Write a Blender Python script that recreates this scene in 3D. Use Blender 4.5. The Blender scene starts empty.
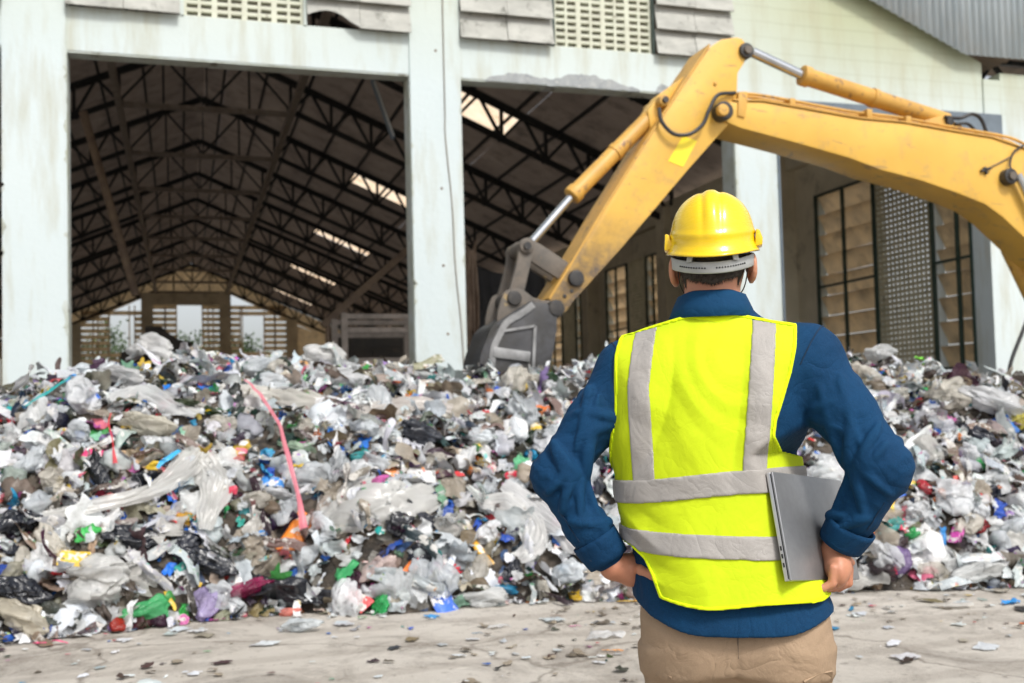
import bpy, bmesh, math, random
import numpy as np
from mathutils import Vector, Matrix
rng = np.random.default_rng(7); random.seed(7)
S = bpy.context.scene
col = S.collection
# ------------------------------------------------------------------ camera numbers
F = 1066.; CX, CY = 512., 365.; CAMH = 1.30
YAW = math.atan(332 / F); PITCH = math.atan(4.55e-2); ROLL = 0.0255
_f = np.array([math.sin(YAW) * math.cos(PITCH), math.cos(YAW) * math.cos(PITCH), math.sin(PITCH)])
_r = np.array([math.cos(YAW), -math.sin(YAW), 0.]); _u = np.cross(_r, _f)
Rr = math.cos(ROLL) * _r - math.sin(ROLL) * _u; Ru = math.sin(ROLL) * _r + math.cos(ROLL) * _u; Rf = _f
O = np.array([0, 0, CAMH])
def ray(px, py):
    d = Rr * (px - CX) / F - Ru * (py - CY) / F + Rf
    return d / np.linalg.norm(d)
def onY(px, py, Y):
    d = ray(px, py); return O + d * Y / d[1]
def onZ(px, py, Z=0.):
    d = ray(px, py); return O + d * (Z - O[2]) / d[2]
# ------------------------------------------------------------------ object helpers
def tag(o, label=None, cat=None, group=None, kind=None):
    if label: o['label'] = label
    if cat: o['category'] = cat
    if group: o['group'] = group
    if kind: o['kind'] = kind
    return o
def add(name, V, Fc, mat, parent=None, smooth=False, cols=None, **kw):
    V = np.asarray(V, dtype=np.float32)
    me = bpy.data.meshes.new(name)
    if isinstance(Fc, np.ndarray):
        n, k = Fc.shape
        me.vertices.add(len(V)); me.vertices.foreach_set('co', V.ravel())
        me.loops.add(n * k); me.loops.foreach_set('vertex_index', Fc.astype(np.int32).ravel())
        me.polygons.add(n)
        me.polygons.foreach_set('loop_start', np.arange(0, n * k, k, dtype=np.int32))
        me.polygons.foreach_set('loop_total', np.full(n, k, dtype=np.int32))
        me.update(calc_edges=True)
    else:
        me.from_pydata([tuple(v) for v in V.tolist()], [], [tuple(f) for f in Fc]); me.update()
    if smooth: me.polygons.foreach_set('use_smooth', np.ones(len(me.polygons), dtype=bool))
    if cols is not None:
        a = me.color_attributes.new('Col', 'FLOAT_COLOR', 'POINT')
        a.data.foreach_set('color', np.asarray(cols, dtype=np.float32).ravel())
    if mat: me.materials.append(mat)
    o = bpy.data.objects.new(name, me); col.objects.link(o)
    if parent: o.parent = parent
    return tag(o, **kw)
def empty(name, loc=(0, 0, 0), rz=0, **kw):
    o = bpy.data.objects.new(name, None); col.objects.link(o); o.empty_display_size = .1
    o.location = tuple(loc); o.rotation_euler = (0, 0, rz)
    return tag(o, **kw)
class MB:
    """collects boxes, bars, tubes and prisms of ONE part"""
    def __init__(s): s.V = []; s.F = []
    def raw(s, V, Fc):
        n = len(s.V); s.V += [tuple(map(float, v)) for v in V]; s.F += [tuple(int(i) + n for i in f) for f in Fc]; return s
    def box(s, x0, x1, y0, y1, z0, z1):
        V = [(x, y, z) for z in (z0, z1) for y in (y0, y1) for x in (x0, x1)]
        return s.raw(V, [(0, 2, 3, 1), (4, 5, 7, 6), (0, 1, 5, 4), (2, 6, 7, 3), (0, 4, 6, 2), (1, 3, 7, 5)])
    def bar(s, a, b, w, h=None, up=(0, 0, 1)):
        a = np.array(a, float); b = np.array(b, float); h = h or w
        d = b - a; d /= np.linalg.norm(d); u = np.array(up, float)
        if abs(d @ u) > .98: u = np.array([1., 0, 0]) if abs(d[0]) < .9 else np.array([0, 1., 0])
        r = np.cross(d, u); r /= np.linalg.norm(r); u = np.cross(r, d)
        V = [p + r * sx * w / 2 + u * sz * h / 2 for p in (a, b) for sx, sz in ((-1, -1), (1, -1), (1, 1), (-1, 1))]
        return s.raw(V, [(3, 2, 1, 0), (4, 5, 6, 7), (0, 1, 5, 4), (1, 2, 6, 5), (2, 3, 7, 6), (3, 0, 4, 7)])
    def tube(s, pts, r, n=10, caps=True):
        P = np.array(pts, float); m = len(P); R = np.broadcast_to(np.array(r, float), (m,))
        V = []; prev = None
        for i in range(m):
            t = P[min(i + 1, m - 1)] - P[max(i - 1, 0)]; t /= np.linalg.norm(t) + 1e-12
            if prev is None:
                ref = np.array([0, 0, 1.]) if abs(t[2]) < .9 else np.array([1., 0, 0])
                a = np.cross(t, ref)
            else: a = prev - t * (prev @ t)
            a /= np.linalg.norm(a); prev = a; b = np.cross(t, a)
            for k in range(n):
                q = 2 * math.pi * k / n; V.append(P[i] + R[i] * (math.cos(q) * a + math.sin(q) * b))
        Fc = [(i * n + k, i * n + (k + 1) % n, (i + 1) * n + (k + 1) % n, (i + 1) * n + k) for i in range(m - 1) for k in range(n)]
        if caps: Fc += [tuple(range(n))[::-1], tuple(range((m - 1) * n, m * n))]
        return s.raw(V, Fc)
    def prism(s, poly, y0, y1):      # outline in x,z extruded along y
        n = len(poly)
        V = [(p[0], y0, p[1]) for p in poly] + [(p[0], y1, p[1]) for p in poly]
        area = sum(poly[i][0] * poly[(i + 1) % n][1] - poly[(i + 1) % n][0] * poly[i][1] for i in range(n))
        Fc = [tuple(range(n)), tuple(range(n, 2 * n))[::-1]] + [(i, i + n, (i + 1) % n + n, (i + 1) % n) for i in range(n)]
        if area < 0: Fc = [f[::-1] for f in Fc]
        return s.raw(V, Fc)
    def build(s, name, mat, parent=None, bevel=0, smooth=False, seg=2, **kw):
        o = add(name, s.V, s.F, mat, parent, **kw)
        me = o.data
        bm = bmesh.new(); bm.from_mesh(me)
        bmesh.ops.recalc_face_normals(bm, faces=bm.faces)
        if bevel:
            es = [e for e in bm.edges if len(e.link_faces) == 2 and e.calc_face_angle(0) > .5]
            bmesh.ops.bevel(bm, geom=es, offset=bevel, segments=seg, affect='EDGES', profile=.6, clamp_overlap=True)
        bm.to_mesh(me); bm.free()
        if smooth or bevel:
            for p in me.polygons: p.use_smooth = True
            try: me.set_sharp_from_angle(angle=math.radians(38))
            except Exception: pass
        return o
def catmull(pts, n=8):
    P = np.array(pts, float); out = []
    P = np.vstack([2 * P[0] - P[1], P, 2 * P[-1] - P[-2]])
    for i in range(1, len(P) - 2):
        for t in np.arange(n) / n:
            a, b, c, d = P[i - 1], P[i], P[i + 1], P[i + 2]
            out.append(.5 * (2 * b + (c - a) * t + (2 * a - 5 * b + 4 * c - d) * t * t + (3 * b - a - 3 * c + d) * t ** 3))
    out.append(P[-2]); return np.array(out)
# ------------------------------------------------------------------ materials
def newmat(name):
    m = bpy.data.materials.new(name); m.use_nodes = True
    nt = m.node_tree; nt.nodes.clear()
    out = nt.nodes.new('ShaderNodeOutputMaterial')
    return m, nt, out
def nd(nt, t, **kw):
    n = nt.nodes.new(t)
    for k, v in kw.items():
        if k in n.inputs.keys(): n.inputs[k].default_value = v
        else: setattr(n, k, v)
    return n
def ramp(nt, fac, stops, interp='LINEAR'):
    r = nt.nodes.new('ShaderNodeValToRGB'); cr = r.color_ramp; cr.interpolation = interp
    while len(cr.elements) < len(stops): cr.elements.new(.5)
    for e, (p, c) in zip(cr.elements, stops):
        e.position = p; e.color = (*c, 1) if len(c) == 3 else c
    nt.links.new(fac, r.inputs[0]); return r.outputs[0]
def mix(nt, fac, a, b, mode='MIX'):
    n = nt.nodes.new('ShaderNodeMix'); n.data_type = 'RGBA'; n.blend_type = mode
    for sock, v in ((n.inputs[0], fac), (n.inputs[6], a), (n.inputs[7], b)):
        if hasattr(v, 'is_linked') or isinstance(v, bpy.types.NodeSocket): nt.links.new(v, sock)
        elif isinstance(v, (int, float)): sock.default_value = v
        else: sock.default_value = (*v, 1) if len(v) == 3 else v
    return n.outputs[2]
def noise(nt, scale, detail=5, rough=.55, co='Object', vec=None, dist=0., stretch=None):
    if vec is None:
        tc = nt.nodes.new('ShaderNodeTexCoord'); vec = tc.outputs[co]
    if stretch:
        mp = nt.nodes.new('ShaderNodeMapping'); mp.inputs['Scale'].default_value = stretch
        nt.links.new(vec, mp.inputs[0]); vec = mp.outputs[0]
    n = nd(nt, 'ShaderNodeTexNoise', Scale=scale, Detail=detail, Roughness=rough, Distortion=dist)
    nt.links.new(vec, n.inputs['Vector']); return n.outputs[0]
def bump(nt, h, strength=.3, dist=.01):
    b = nd(nt, 'ShaderNodeBump', Strength=strength, Distance=dist); nt.links.new(h, b.inputs['Height']); return b.outputs[0]
def pbsdf(nt, out, color, rough=.6, metal=0., normal=None, **kw):
    p = nt.nodes.new('ShaderNodeBsdfPrincipled')
    for sock, v in ((p.inputs['Base Color'], color), (p.inputs['Roughness'], rough)):
        if isinstance(v, bpy.types.NodeSocket): nt.links.new(v, sock)
        elif isinstance(v, (int, float)): sock.default_value = v
        else: sock.default_value = (*v, 1)
    p.inputs['Metallic'].default_value = metal
    if normal: nt.links.new(normal, p.inputs['Normal'])
    for k, v in kw.items(): p.inputs[k.replace('_', ' ')].default_value = v
    if out: nt.links.new(p.outputs[0], out.inputs[0])
    return p
def simple(name, c1, c2=None, scale=3., rough=.7, metal=0., bmp=.15, bscale=None, bdist=.01, lo=.35, hi=.65, stretch=None, c3=None, s3=None, lo3=.58, hi3=.68, **kw):
    """two-tone noise colour with an optional third layer of stains and a bump"""
    m, nt, out = newmat(name)
    c2 = c2 or tuple(x * .8 for x in c1)
    f = noise(nt, scale, 6, .6, stretch=stretch)
    c = ramp(nt, f, [(lo, c1), (hi, c2)])
    if c3:
        g = noise(nt, s3 or scale * 2.3, 7, .65, dist=.3)
        k = ramp(nt, g, [(lo3, (0, 0, 0)), (hi3, (1, 1, 1))])
        c = mix(nt, k, c, c3)
    nrm = bump(nt, noise(nt, bscale or scale * 8, 4, .6), bmp, bdist) if bmp else None
    pbsdf(nt, out, c, rough, metal, nrm, **kw)
    return m
M = {}
# painted plaster of the facade: cream/mint paint, drip stains under the louvres, algae, cracks
def facade_mat():
    m, nt, out = newmat('facade_paint')
    tc = nt.nodes.new('ShaderNodeTexCoord'); sep = nt.nodes.new('ShaderNodeSeparateXYZ'); nt.links.new(tc.outputs['Object'], sep.inputs[0])
    base = ramp(nt, noise(nt, .45, 5, .55), [(.3, (.60, .665, .665)), (.7, (.56, .635, .645))])
    mr = nd(nt, 'ShaderNodeMapRange'); mr.inputs[1].default_value = 6.6; mr.inputs[2].default_value = 8.4
    nt.links.new(sep.outputs[2], mr.inputs[0])
    mx = nd(nt, 'ShaderNodeMapRange'); mx.inputs[1].default_value = 8.5; mx.inputs[2].default_value = 11.5
    nt.links.new(sep.outputs[0], mx.inputs[0])
    mul = nd(nt, 'ShaderNodeMath', operation='MULTIPLY'); nt.links.new(mr.outputs[0], mul.inputs[0]); nt.links.new(mx.outputs[0], mul.inputs[1])
    c = mix(nt, mul.outputs[0], base, (.37, .40, .26))
    half = nd(nt, 'ShaderNodeMath', operation='MULTIPLY'); nt.links.new(mr.outputs[0], half.inputs[0]); half.inputs[1].default_value = .45
    c = mix(nt, half.outputs[0], c, (.50, .53, .37))
    st = noise(nt, 1.6, 7, .62, stretch=(2.2, 2.2, .35))
    stk = ramp(nt, st, [(.48, (0, 0, 0)), (.80, (.75, .75, .75))])
    c = mix(nt, stk, c, (.40, .38, .26))
    sp = ramp(nt, noise(nt, 14, 8, .7), [(.68, (0, 0, 0)), (.74, (.6, .6, .6))])
    c = mix(nt, sp, c, (.33, .31, .26))
    # bed-joint ghost lines of the block wall up in the gable
    w = nd(nt, 'ShaderNodeTexWave', Scale=1.15, Distortion=.4); w.bands_direction = 'Z'; nt.links.new(tc.outputs['Object'], w.inputs['Vector'])
    gl = ramp(nt, w.outputs[0], [(.0, (.35, .35, .35)), (.12, (0, 0, 0))])
    g2 = mix(nt, mul.outputs[0], (0, 0, 0), gl)
    c = mix(nt, g2, c, (.33, .34, .24))
    pbsdf(nt, out, c, .85, normal=bump(nt, noise(nt, 9, 8, .65), .25, .02))
    return m
M['facade'] = facade_mat()
M['jamb'] = simple('weathered_jamb', (.42, .44, .36), (.55, .60, .58), 2.5, .9, c3=(.20, .19, .15), s3=3.)
M['broken'] = simple('broken_concrete', (.40, .42, .42), (.30, .32, .33), 5, .95, bmp=.6, bdist=.03, c3=(.5, .5, .47))
M['plate'] = simple('fibre_cement_louvre', (.47, .47, .43), (.35, .35, .32), 2.2, .85, bmp=.3, c3=(.13, .13, .11), s3=4., lo3=.54, hi3=.72, stretch=(1, 1, 2.2))
M['plate_glow'] = simple('louvre_inside', (.55, .46, .34), (.42, .35, .26), 2.2, .8, bmp=.3, c3=(.20, .17, .13), s3=3., lo3=.5, hi3=.8)
m, nt, out = newmat('louvre_inside')
c = ramp(nt, noise(nt, 2.2, 6, .6), [(.3, (.90, .76, .56)), (.7, (.70, .60, .46))])
c = mix(nt, ramp(nt, noise(nt, 3., 7, .65), [(.5, (0, 0, 0)), (.85, (.7, .7, .7))]), c, (.24, .215, .17))
p = pbsdf(nt, None, c, .8); t = nt.nodes.new('ShaderNodeBsdfTranslucent'); nt.links.new(c, t.inputs[0]); s = nt.nodes.new('ShaderNodeMixShader'); s.inputs[0].default_value = .7  # mostly translucent: stands in for daylight caught on the blades
nt.links.new(p.outputs[0], s.inputs[1]); nt.links.new(t.outputs[0], s.inputs[2]); nt.links.new(s.outputs[0], out.inputs[0]); M['plate_glow'] = m
M['grille'] = simple('vent_block_paint', (.62, .64, .52), (.52, .52, .42), 3, .85, c3=(.25, .23, .17), s3=7., lo3=.6, hi3=.75)
M['grille_in'] = simple('vent_block_inside', (.56, .50, .35), (.44, .40, .27), 3, .9, c3=(.15, .13, .1), s3=5.)
M['interior'] = simple('hall_wall_inside', (.70, .64, .50), (.56, .51, .39), 1.1, .9, c3=(.20, .18, .14), s3=1.4, lo3=.56, hi3=.8)
m, nt, out = newmat('roof_sheet')
c = ramp(nt, noise(nt, .8, 6, .6), [(.3, (.36, .29, .235)), (.7, (.25, .20, .165))])
c = mix(nt, ramp(nt, noise(nt, 1.3, 7, .65), [(.5, (0, 0, 0)), (.7, (1, 1, 1))]), c, (.16, .13, .11))
p = pbsdf(nt, None, c, .85); t = nt.nodes.new('ShaderNodeBsdfTranslucent'); nt.links.new(c, t.inputs[0]); s = nt.nodes.new('ShaderNodeMixShader'); s.inputs[0].default_value = .065  # slight translucency added so the roof underside glows over the dark hall
nt.links.new(p.outputs[0], s.inputs[1]); nt.links.new(t.outputs[0], s.inputs[2]); nt.links.new(s.outputs[0], out.inputs[0]); M['roof'] = m
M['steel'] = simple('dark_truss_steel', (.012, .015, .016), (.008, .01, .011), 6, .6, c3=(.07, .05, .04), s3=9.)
M['steel_pale'] = simple('pale_steel', (.34, .29, .25), (.22, .19, .165), 5, .7)  # paler tone for tie beams, tie bars and rack frames
M['rust_pole'] = simple('rusty_pole', (.22, .16, .11), (.14, .10, .075), 4, .8)
M['greensteel'] = simple('green_frame', (.018, .04, .03), (.03, .05, .04), 6, .5)
M['slate'] = simple('slate_board', (.16, .20, .24), (.12, .15, .18), 3, .7)
M['metal_sheet'] = simple('weathered_cladding', (.62, .71, .77), (.45, .54, .60), 1.6, .6, bmp=.2, stretch=(3., 1, .35), c3=(.55, .6, .62), s3=1.1, lo3=.5, hi3=.75)
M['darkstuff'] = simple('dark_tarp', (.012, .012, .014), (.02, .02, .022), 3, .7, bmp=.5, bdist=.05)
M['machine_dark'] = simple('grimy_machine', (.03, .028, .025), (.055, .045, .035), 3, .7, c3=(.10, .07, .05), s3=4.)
M['rag'] = simple('brown_rag', (.20, .14, .10), (.32, .24, .18), 4, .9, bmp=.4)
m, nt, out = newmat('skylight_sheet')
tb = nd(nt, 'ShaderNodeBsdfTranslucent'); nt.links.new(ramp(nt, noise(nt, 1.6, 6, .65), [(.3, (1, .86, .68)), (.55, (1, .74, .50)), (.72, (.62, .36, .2))]), tb.inputs[0])
tp = nd(nt, 'ShaderNodeBsdfTransparent'); tp.inputs[0].default_value = (1, .76, .52, 1)
ms = nd(nt, 'ShaderNodeMixShader'); ms.inputs[0].default_value = .25
nt.links.new(tb.outputs[0], ms.inputs[1]); nt.links.new(tp.outputs[0], ms.inputs[2]); nt.links.new(ms.outputs[0], out.inputs[0]); M['skylight'] = m
m, nt, out = newmat('ridge_sheet')
tb = nd(nt, 'ShaderNodeBsdfTranslucent'); tb.inputs[0].default_value = (.10, .09, .06, 1); nt.links.new(tb.outputs[0], out.inputs[0]); M['ridge'] = m
# ground
m, nt, out = newmat('yard_concrete')
a = ramp(nt, noise(nt, .55, 8, .6), [(.3, (.64, .595, .53)), (.7, (.47, .425, .365))])
b = ramp(nt, noise(nt, 1.5, 10, .72, dist=.9), [(.48, (0, 0, 0)), (.66, (.85, .85, .85))])
c = mix(nt, b, a, (.20, .17, .14))
d = ramp(nt, noise(nt, 9, 9, .75), [(.56, (0, 0, 0)), (.68, (.85, .85, .85))])
c = mix(nt, d, c, (.17, .14, .11))
vo = nd(nt, 'ShaderNodeTexVoronoi', Scale=.42); vo.feature = 'DISTANCE_TO_EDGE'; tcg = nt.nodes.new('ShaderNodeTexCoord')
wv = nd(nt, 'ShaderNodeTexNoise', Scale=2.5, Detail=6.); nt.links.new(tcg.outputs['Object'], wv.inputs['Vector']); vm = nd(nt, 'ShaderNodeVectorMath', operation='MULTIPLY_ADD'); nt.links.new(wv.outputs['Color'], vm.inputs[0]); vm.inputs[1].default_value = (.7, .7, 0); nt.links.new(tcg.outputs['Object'], vm.inputs[2]); nt.links.new(vm.outputs[0], vo.inputs['Vector'])
ck = ramp(nt, vo.outputs['Distance'], [(.0, (.8, .8, .8)), (.012, (0, 0, 0))]); c = mix(nt, ck, c, (.16, .13, .10))
tw = nd(nt, 'ShaderNodeTexWave', Scale=.55, Distortion=3., Detail=3.); tw.bands_direction = 'Y'; nt.links.new(tcg.outputs['Object'], tw.inputs['Vector'])
tk = ramp(nt, tw.outputs[0], [(.78, (0, 0, 0)), (.95, (.35, .35, .35))]); c = mix(nt, tk, c, (.27, .23, .19))
e = ramp(nt, noise(nt, 45, 4, .7), [(.35, (0, 0, 0)), (.65, (.3, .3, .3))])
c = mix(nt, e, c, (.60, .56, .50))
pbsdf(nt, out, c, .9, normal=bump(nt, noise(nt, 12, 10, .78), .9, .035)); M['ground'] = m
# excavator
m, nt, out = newmat('yellow_machine_paint')
a = ramp(nt, noise(nt, 1.4, 6, .6), [(.3, (.76, .455, .085)), (.7, (.66, .38, .06))])
b = ramp(nt, noise(nt, 3.2, 10, .75), [(.52, (0, 0, 0)), (.70, (.8, .8, .8))])
c = mix(nt, b, a, (.46, .29, .11))
b = ramp(nt, noise(nt, 2.2, 8, .7, stretch=(1, 1, 3.5), dist=.6), [(.60, (0, 0, 0)), (.63, (.6, .6, .6))])
c = mix(nt, b, c, (.30, .19, .10))
g = ramp(nt, noise(nt, 18, 8, .75), [(.64, (0, 0, 0)), (.70, (.9, .9, .9))])
c = mix(nt, g, c, (.06, .045, .035))
tc = nt.nodes.new('ShaderNodeTexCoord'); sep = nt.nodes.new('ShaderNodeSeparateXYZ'); nt.links.new(tc.outputs['Object'], sep.inputs[0])
mr = nd(nt, 'ShaderNodeMapRange'); mr.inputs[1].default_value = 3.35; mr.inputs[2].default_value = 2.75; nt.links.new(sep.outputs[2], mr.inputs[0])
mx = nd(nt, 'ShaderNodeMapRange'); mx.inputs[1].default_value = 6.5; mx.inputs[2].default_value = 5.5; nt.links.new(sep.outputs[0], mx.inputs[0])
mu = nd(nt, 'ShaderNodeMath', operation='MULTIPLY'); nt.links.new(mr.outputs[0], mu.inputs[0]); nt.links.new(mx.outputs[0], mu.inputs[1])
dn = ramp(nt, noise(nt, 6, 8, .7), [(.25, (.2, .2, .2)), (.6, (1, 1, 1))])
mud = mix(nt, mu.outputs[0], (0, 0, 0), dn)
c = mix(nt, mud, c, (.13, .10, .075))
pbsdf(nt, out, c, .42, normal=bump(nt, noise(nt, 30, 5, .6), .12, .004)); M['yellow'] = m
M['yellow_trim'] = simple('worn_yellow_orange', (.64, .36, .07), (.50, .28, .06), 3, .5, c3=(.22, .13, .07), s3=9., lo3=.58, hi3=.66)
M['decal'] = simple('yellow_sticker', (.92, .72, .02), (.85, .66, .03), 8, .4, bmp=0)
M['bucket'] = simple('worn_bucket_steel', (.045, .045, .048), (.09, .09, .095), 2.2, .5, .35, c3=(.05, .048, .045), s3=4., lo3=.45, hi3=.6, bmp=.3)
M['bucket_edge'] = simple('polished_bucket_edge', (.34, .34, .34), (.18, .18, .18), 6, .42, .5)
M['linkage'] = simple('muddy_linkage', (.15, .125, .10), (.09, .08, .07), 7, .65, c3=(.34, .24, .10), s3=6., lo3=.6, hi3=.68, bmp=.3)
M['pin'] = simple('black_pin', (.03, .03, .032), (.06, .055, .05), 12, .45, .3)
M['chrome'] = simple('chrome_rod', (.62, .64, .66), (.5, .52, .55), 5, .18, 1., bmp=0)
M['hose'] = simple('black_rubber_hose', (.02, .02, .022), (.03, .03, .03), 8, .5, bmp=0)
M['glass'] = simple('dark_cab_glass', (.03, .04, .045), None, 2, .08, bmp=0)
M['track'] = simple('track_steel', (.06, .055, .05), (.12, .10, .08), 6, .7)
# clothes
def cloth(name, c1, c2, scale, weave, rough=.8, ws=.2, wrinkle=.25, sheen=.0, fl=.5):
    m, nt, out = newmat(name)
    c = ramp(nt, noise(nt, scale, 7, .6), [(.3, c1), (.7, c2)])
    fine = ramp(nt, noise(nt, weave, 3, .8), [(.3, (0, 0, 0)), (.7, (.35, .35, .35))])
    c = mix(nt, fine, c, tuple(min(1, x * (1 + fl) + .002) for x in c1))
    if 'denim' in name:   # fold ridges lightened: some wear, and their lit look put into the colour
        gm = nt.nodes.new('ShaderNodeNewGeometry'); pt = ramp(nt, gm.outputs['Pointiness'], [(.51, (0, 0, 0)), (.62, (.35, .35, .35))])
        c = mix(nt, pt, c, (.008, .09, .19))
    tc = nt.nodes.new('ShaderNodeTexCoord')
    w = nd(nt, 'ShaderNodeTexWave', Scale=weave * .55, Distortion=1.2); w.bands_direction = 'DIAGONAL'
    nt.links.new(tc.outputs['Object'], w.inputs['Vector'])
    b1 = bump(nt, w.outputs[0], ws, .0008)
    b2 = nd(nt, 'ShaderNodeBump', Strength=wrinkle, Distance=.012)
    nz_ = noise(nt, 7, 3, .5, dist=1.1); a1 = nd(nt, 'ShaderNodeMath', operation='SUBTRACT'); nt.links.new(nz_, a1.inputs[0]); a1.inputs[1].default_value = .5
    a2 = nd(nt, 'ShaderNodeMath', operation='ABSOLUTE'); nt.links.new(a1.outputs[0], a2.inputs[0])
    a3 = nd(nt, 'ShaderNodeMath', operation='POWER'); nt.links.new(a2.outputs[0], a3.inputs[0]); a3.inputs[1].default_value = .6
    b3 = nd(nt, 'ShaderNodeBump', Strength=wrinkle * .7, Distance=.02); nt.links.new(a3.outputs[0], b3.inputs['Height']); nt.links.new(b1, b3.inputs['Normal'])
    nt.links.new(noise(nt, 16, 4, .55, dist=.8), b2.inputs['Height']); nt.links.new(b3.outputs[0], b2.inputs['Normal'])
    pbsdf(nt, out, c, rough, normal=b2.outputs[0], Sheen_Weight=sheen, Specular_IOR_Level=.25)
    return m
M['denim'] = cloth('blue_denim', (.001, .034, .092), (.0005, .019, .056), 7, 420, .85, .3, .45, fl=1.3)
M['hivis'] = cloth('hi_vis_fabric', (.57, .70, .012), (.52, .65, .008), 5, 380, .8, .12, .2, fl=.12)
M['stitch'] = simple('denim_seam', (.0015, .022, .06), (.001, .016, .045), 90, .9, bmp=.2)
M['tape'] = cloth('reflective_tape', (.38, .355, .33), (.30, .285, .27), 9, 500, .45, .2, .3, fl=.2)
M['piping'] = cloth('vest_binding', (.72, .88, .005), (.68, .84, .005), 6, 380, .8, .1, .1, fl=.1)
M['khaki'] = cloth('khaki_cotton', (.37, .265, .175), (.29, .205, .135), 6, 420, .85, .25, .5, fl=.3)
m, nt, out = newmat('skin')
c = ramp(nt, noise(nt, 18, 6, .6), [(.3, (.55, .25, .15)), (.7, (.46, .19, .11))])
pbsdf(nt, out, c, .5, normal=bump(nt, noise(nt, 160, 5, .6), .18, .0015), Subsurface_Weight=.12, Subsurface_Scale=.01); M['skin'] = m
M['hair'] = simple('dark_hair', (.045, .030, .022), (.02, .014, .010), 90, .55, bmp=.6, bscale=300, bdist=.002)
m, nt, out = newmat('helmet_plastic')
hr_ = ramp(nt, noise(nt, 30, 8, .7, stretch=(1, 1, 4)), [(.4, (.16, .16, .16)), (.7, (.42, .42, .42))])
pbsdf(nt, out, ramp(nt, noise(nt, 5, 4, .5), [(.3, (.88, .60, .006)), (.7, (.84, .56, .006))]), hr_, normal=bump(nt, noise(nt, 60, 5, .6), .03, .001), Coat_Weight=.4, Coat_Roughness=.08); M['helmet'] = m
M['strap'] = simple('grey_plastic_strap', (.42, .43, .42), (.34, .35, .35), 20, .5, bmp=.1)
M['black'] = simple('black_plastic', (.015, .015, .016), None, 10, .5, bmp=0)
M['button'] = simple('metal_button', (.05, .07, .10), None, 10, .4, .3, bmp=0)
M['laptop'] = simple('grey_aluminium', (.36, .365, .375), (.33, .335, .345), 60, .42, .75, bmp=.05, bscale=900, bdist=.0005)
M['laptop_side'] = simple('lit_side', (.66, .66, .66), (.60, .60, .60), 40, .35, .8, bmp=0)  # paler than the lid: the lit edge is put into the colour
M['leather'] = simple('brown_boot', (.10, .055, .03), (.07, .04, .02), 10, .6)
M['leaf'] = simple('leaf', (.06, .10, .03), (.04, .075, .02), 2, .6, bmp=0)
M['bark'] = simple('bark', (.12, .09, .07), (.08, .06, .05), 4, .9)
# ------------------------------------------------------------------ value noise in numpy
_perm = rng.random((64, 64, 16)).astype(np.float32)
def vnoise(x, y, z=0.):
    x = np.asarray(x, float); y = np.asarray(y, float); z = np.asarray(z, float) + x * 0
    xi = np.floor(x).astype(int); yi = np.floor(y).astype(int); zi = np.floor(z).astype(int)
    fx = x - xi; fy = y - yi; fz = z - zi
    fx = fx * fx * (3 - 2 * fx); fy = fy * fy * (3 - 2 * fy); fz = fz * fz * (3 - 2 * fz)
    g = lambda a, b, c: _perm[a % 64, b % 64, c % 16]
    l = lambda a, b, t: a + (b - a) * t
    return l(l(l(g(xi, yi, zi), g(xi + 1, yi, zi), fx), l(g(xi, yi + 1, zi), g(xi + 1, yi + 1, zi), fx), fy),
             l(l(g(xi, yi, zi + 1), g(xi + 1, yi, zi + 1), fx), l(g(xi, yi + 1, zi + 1), g(xi + 1, yi + 1, zi + 1), fx), fy), fz) * 2 - 1
def fbm(x, y, o=4, s=0):
    r = 0; a = 1.
    for i in range(o):
        r = r + a * vnoise(x * 2 ** i + 13.7 * i + s, y * 2 ** i + 5.1 * i + s, i * 1.3 + .37); a *= .5
    return r
# ================================================================== SETTING
def gable(X): return 7.64 + .43 * (15.21 - X) if X > .95 else 7.64 + .43 * (15.21 - .95) - .43 * (.95 - X)
def roofz(X): return 14.25 - .43 * abs(X - .95)
D = 16.6
tag(MB().box(-400, 400, -60, 900, -.4, 0).build('ground', M['ground']), kind='structure')
wh = empty('warehouse', (.95, D, 0), label='old open fronted warehouse with pale plaster front and dark steel trussed roof', cat='warehouse')
off = Vector((.95, D, 0))
def W(mb, name, mat, parent=wh, **kw):
    o = mb.build(name, mat, parent, **kw)
    if parent is wh: o.matrix_parent_inverse = Matrix.Translation(-off)
    return o
# piers
piers = [(-14.1, -13.24), (-8.25, -7.4), (-2.41, -1.55), (3.57, 4.41), (9.38, 10.23), (14.78, 15.2)]
for a, b in piers:
    W(MB().box(a, b, D - .03, D + .45, 0, gable((a + b) / 2) - .25), 'pier', M['facade'])
# jamb faces (bare, weathered) as thin linings
for x, s in ((-1.55, 1), (3.57, -1), (9.38, -1)):
    q = sorted((x, x + s * .012)); W(MB().box(q[0], q[1], D + .0, D + .43, 0, 6.79), 'door_jamb', M['jamb'])
# wall bands, clerestory, gable
bays = [(-13.24, -8.25), (-7.4, -2.41), (-1.55, 3.57), (4.41, 9.38), (10.23, 14.78)]
wl = MB()
for i, (a, b) in enumerate(bays):
    wl.box(a, b, D, D + .3, 6.79, 7.45)
    top = 9.0 if i < 4 else 7.45
    poly = [(a, top), (b, top), (b, gable(b) - .02), (a, gable(a) - .02)]
    if a < .95 < b: poly.insert(3, (.95, gable(.95) - .02))
    wl.prism(poly, D, D + .3)
wl.box(15.2, 24, D, D + .3, 0, 7.64)
W(wl, 'wall', M['facade'])
for i, (a, b) in enumerate(bays): W(MB().box(a, b, D + .01, D + .3, 6.76, 6.788), 'lintel_soffit', M['jamb'])
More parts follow.
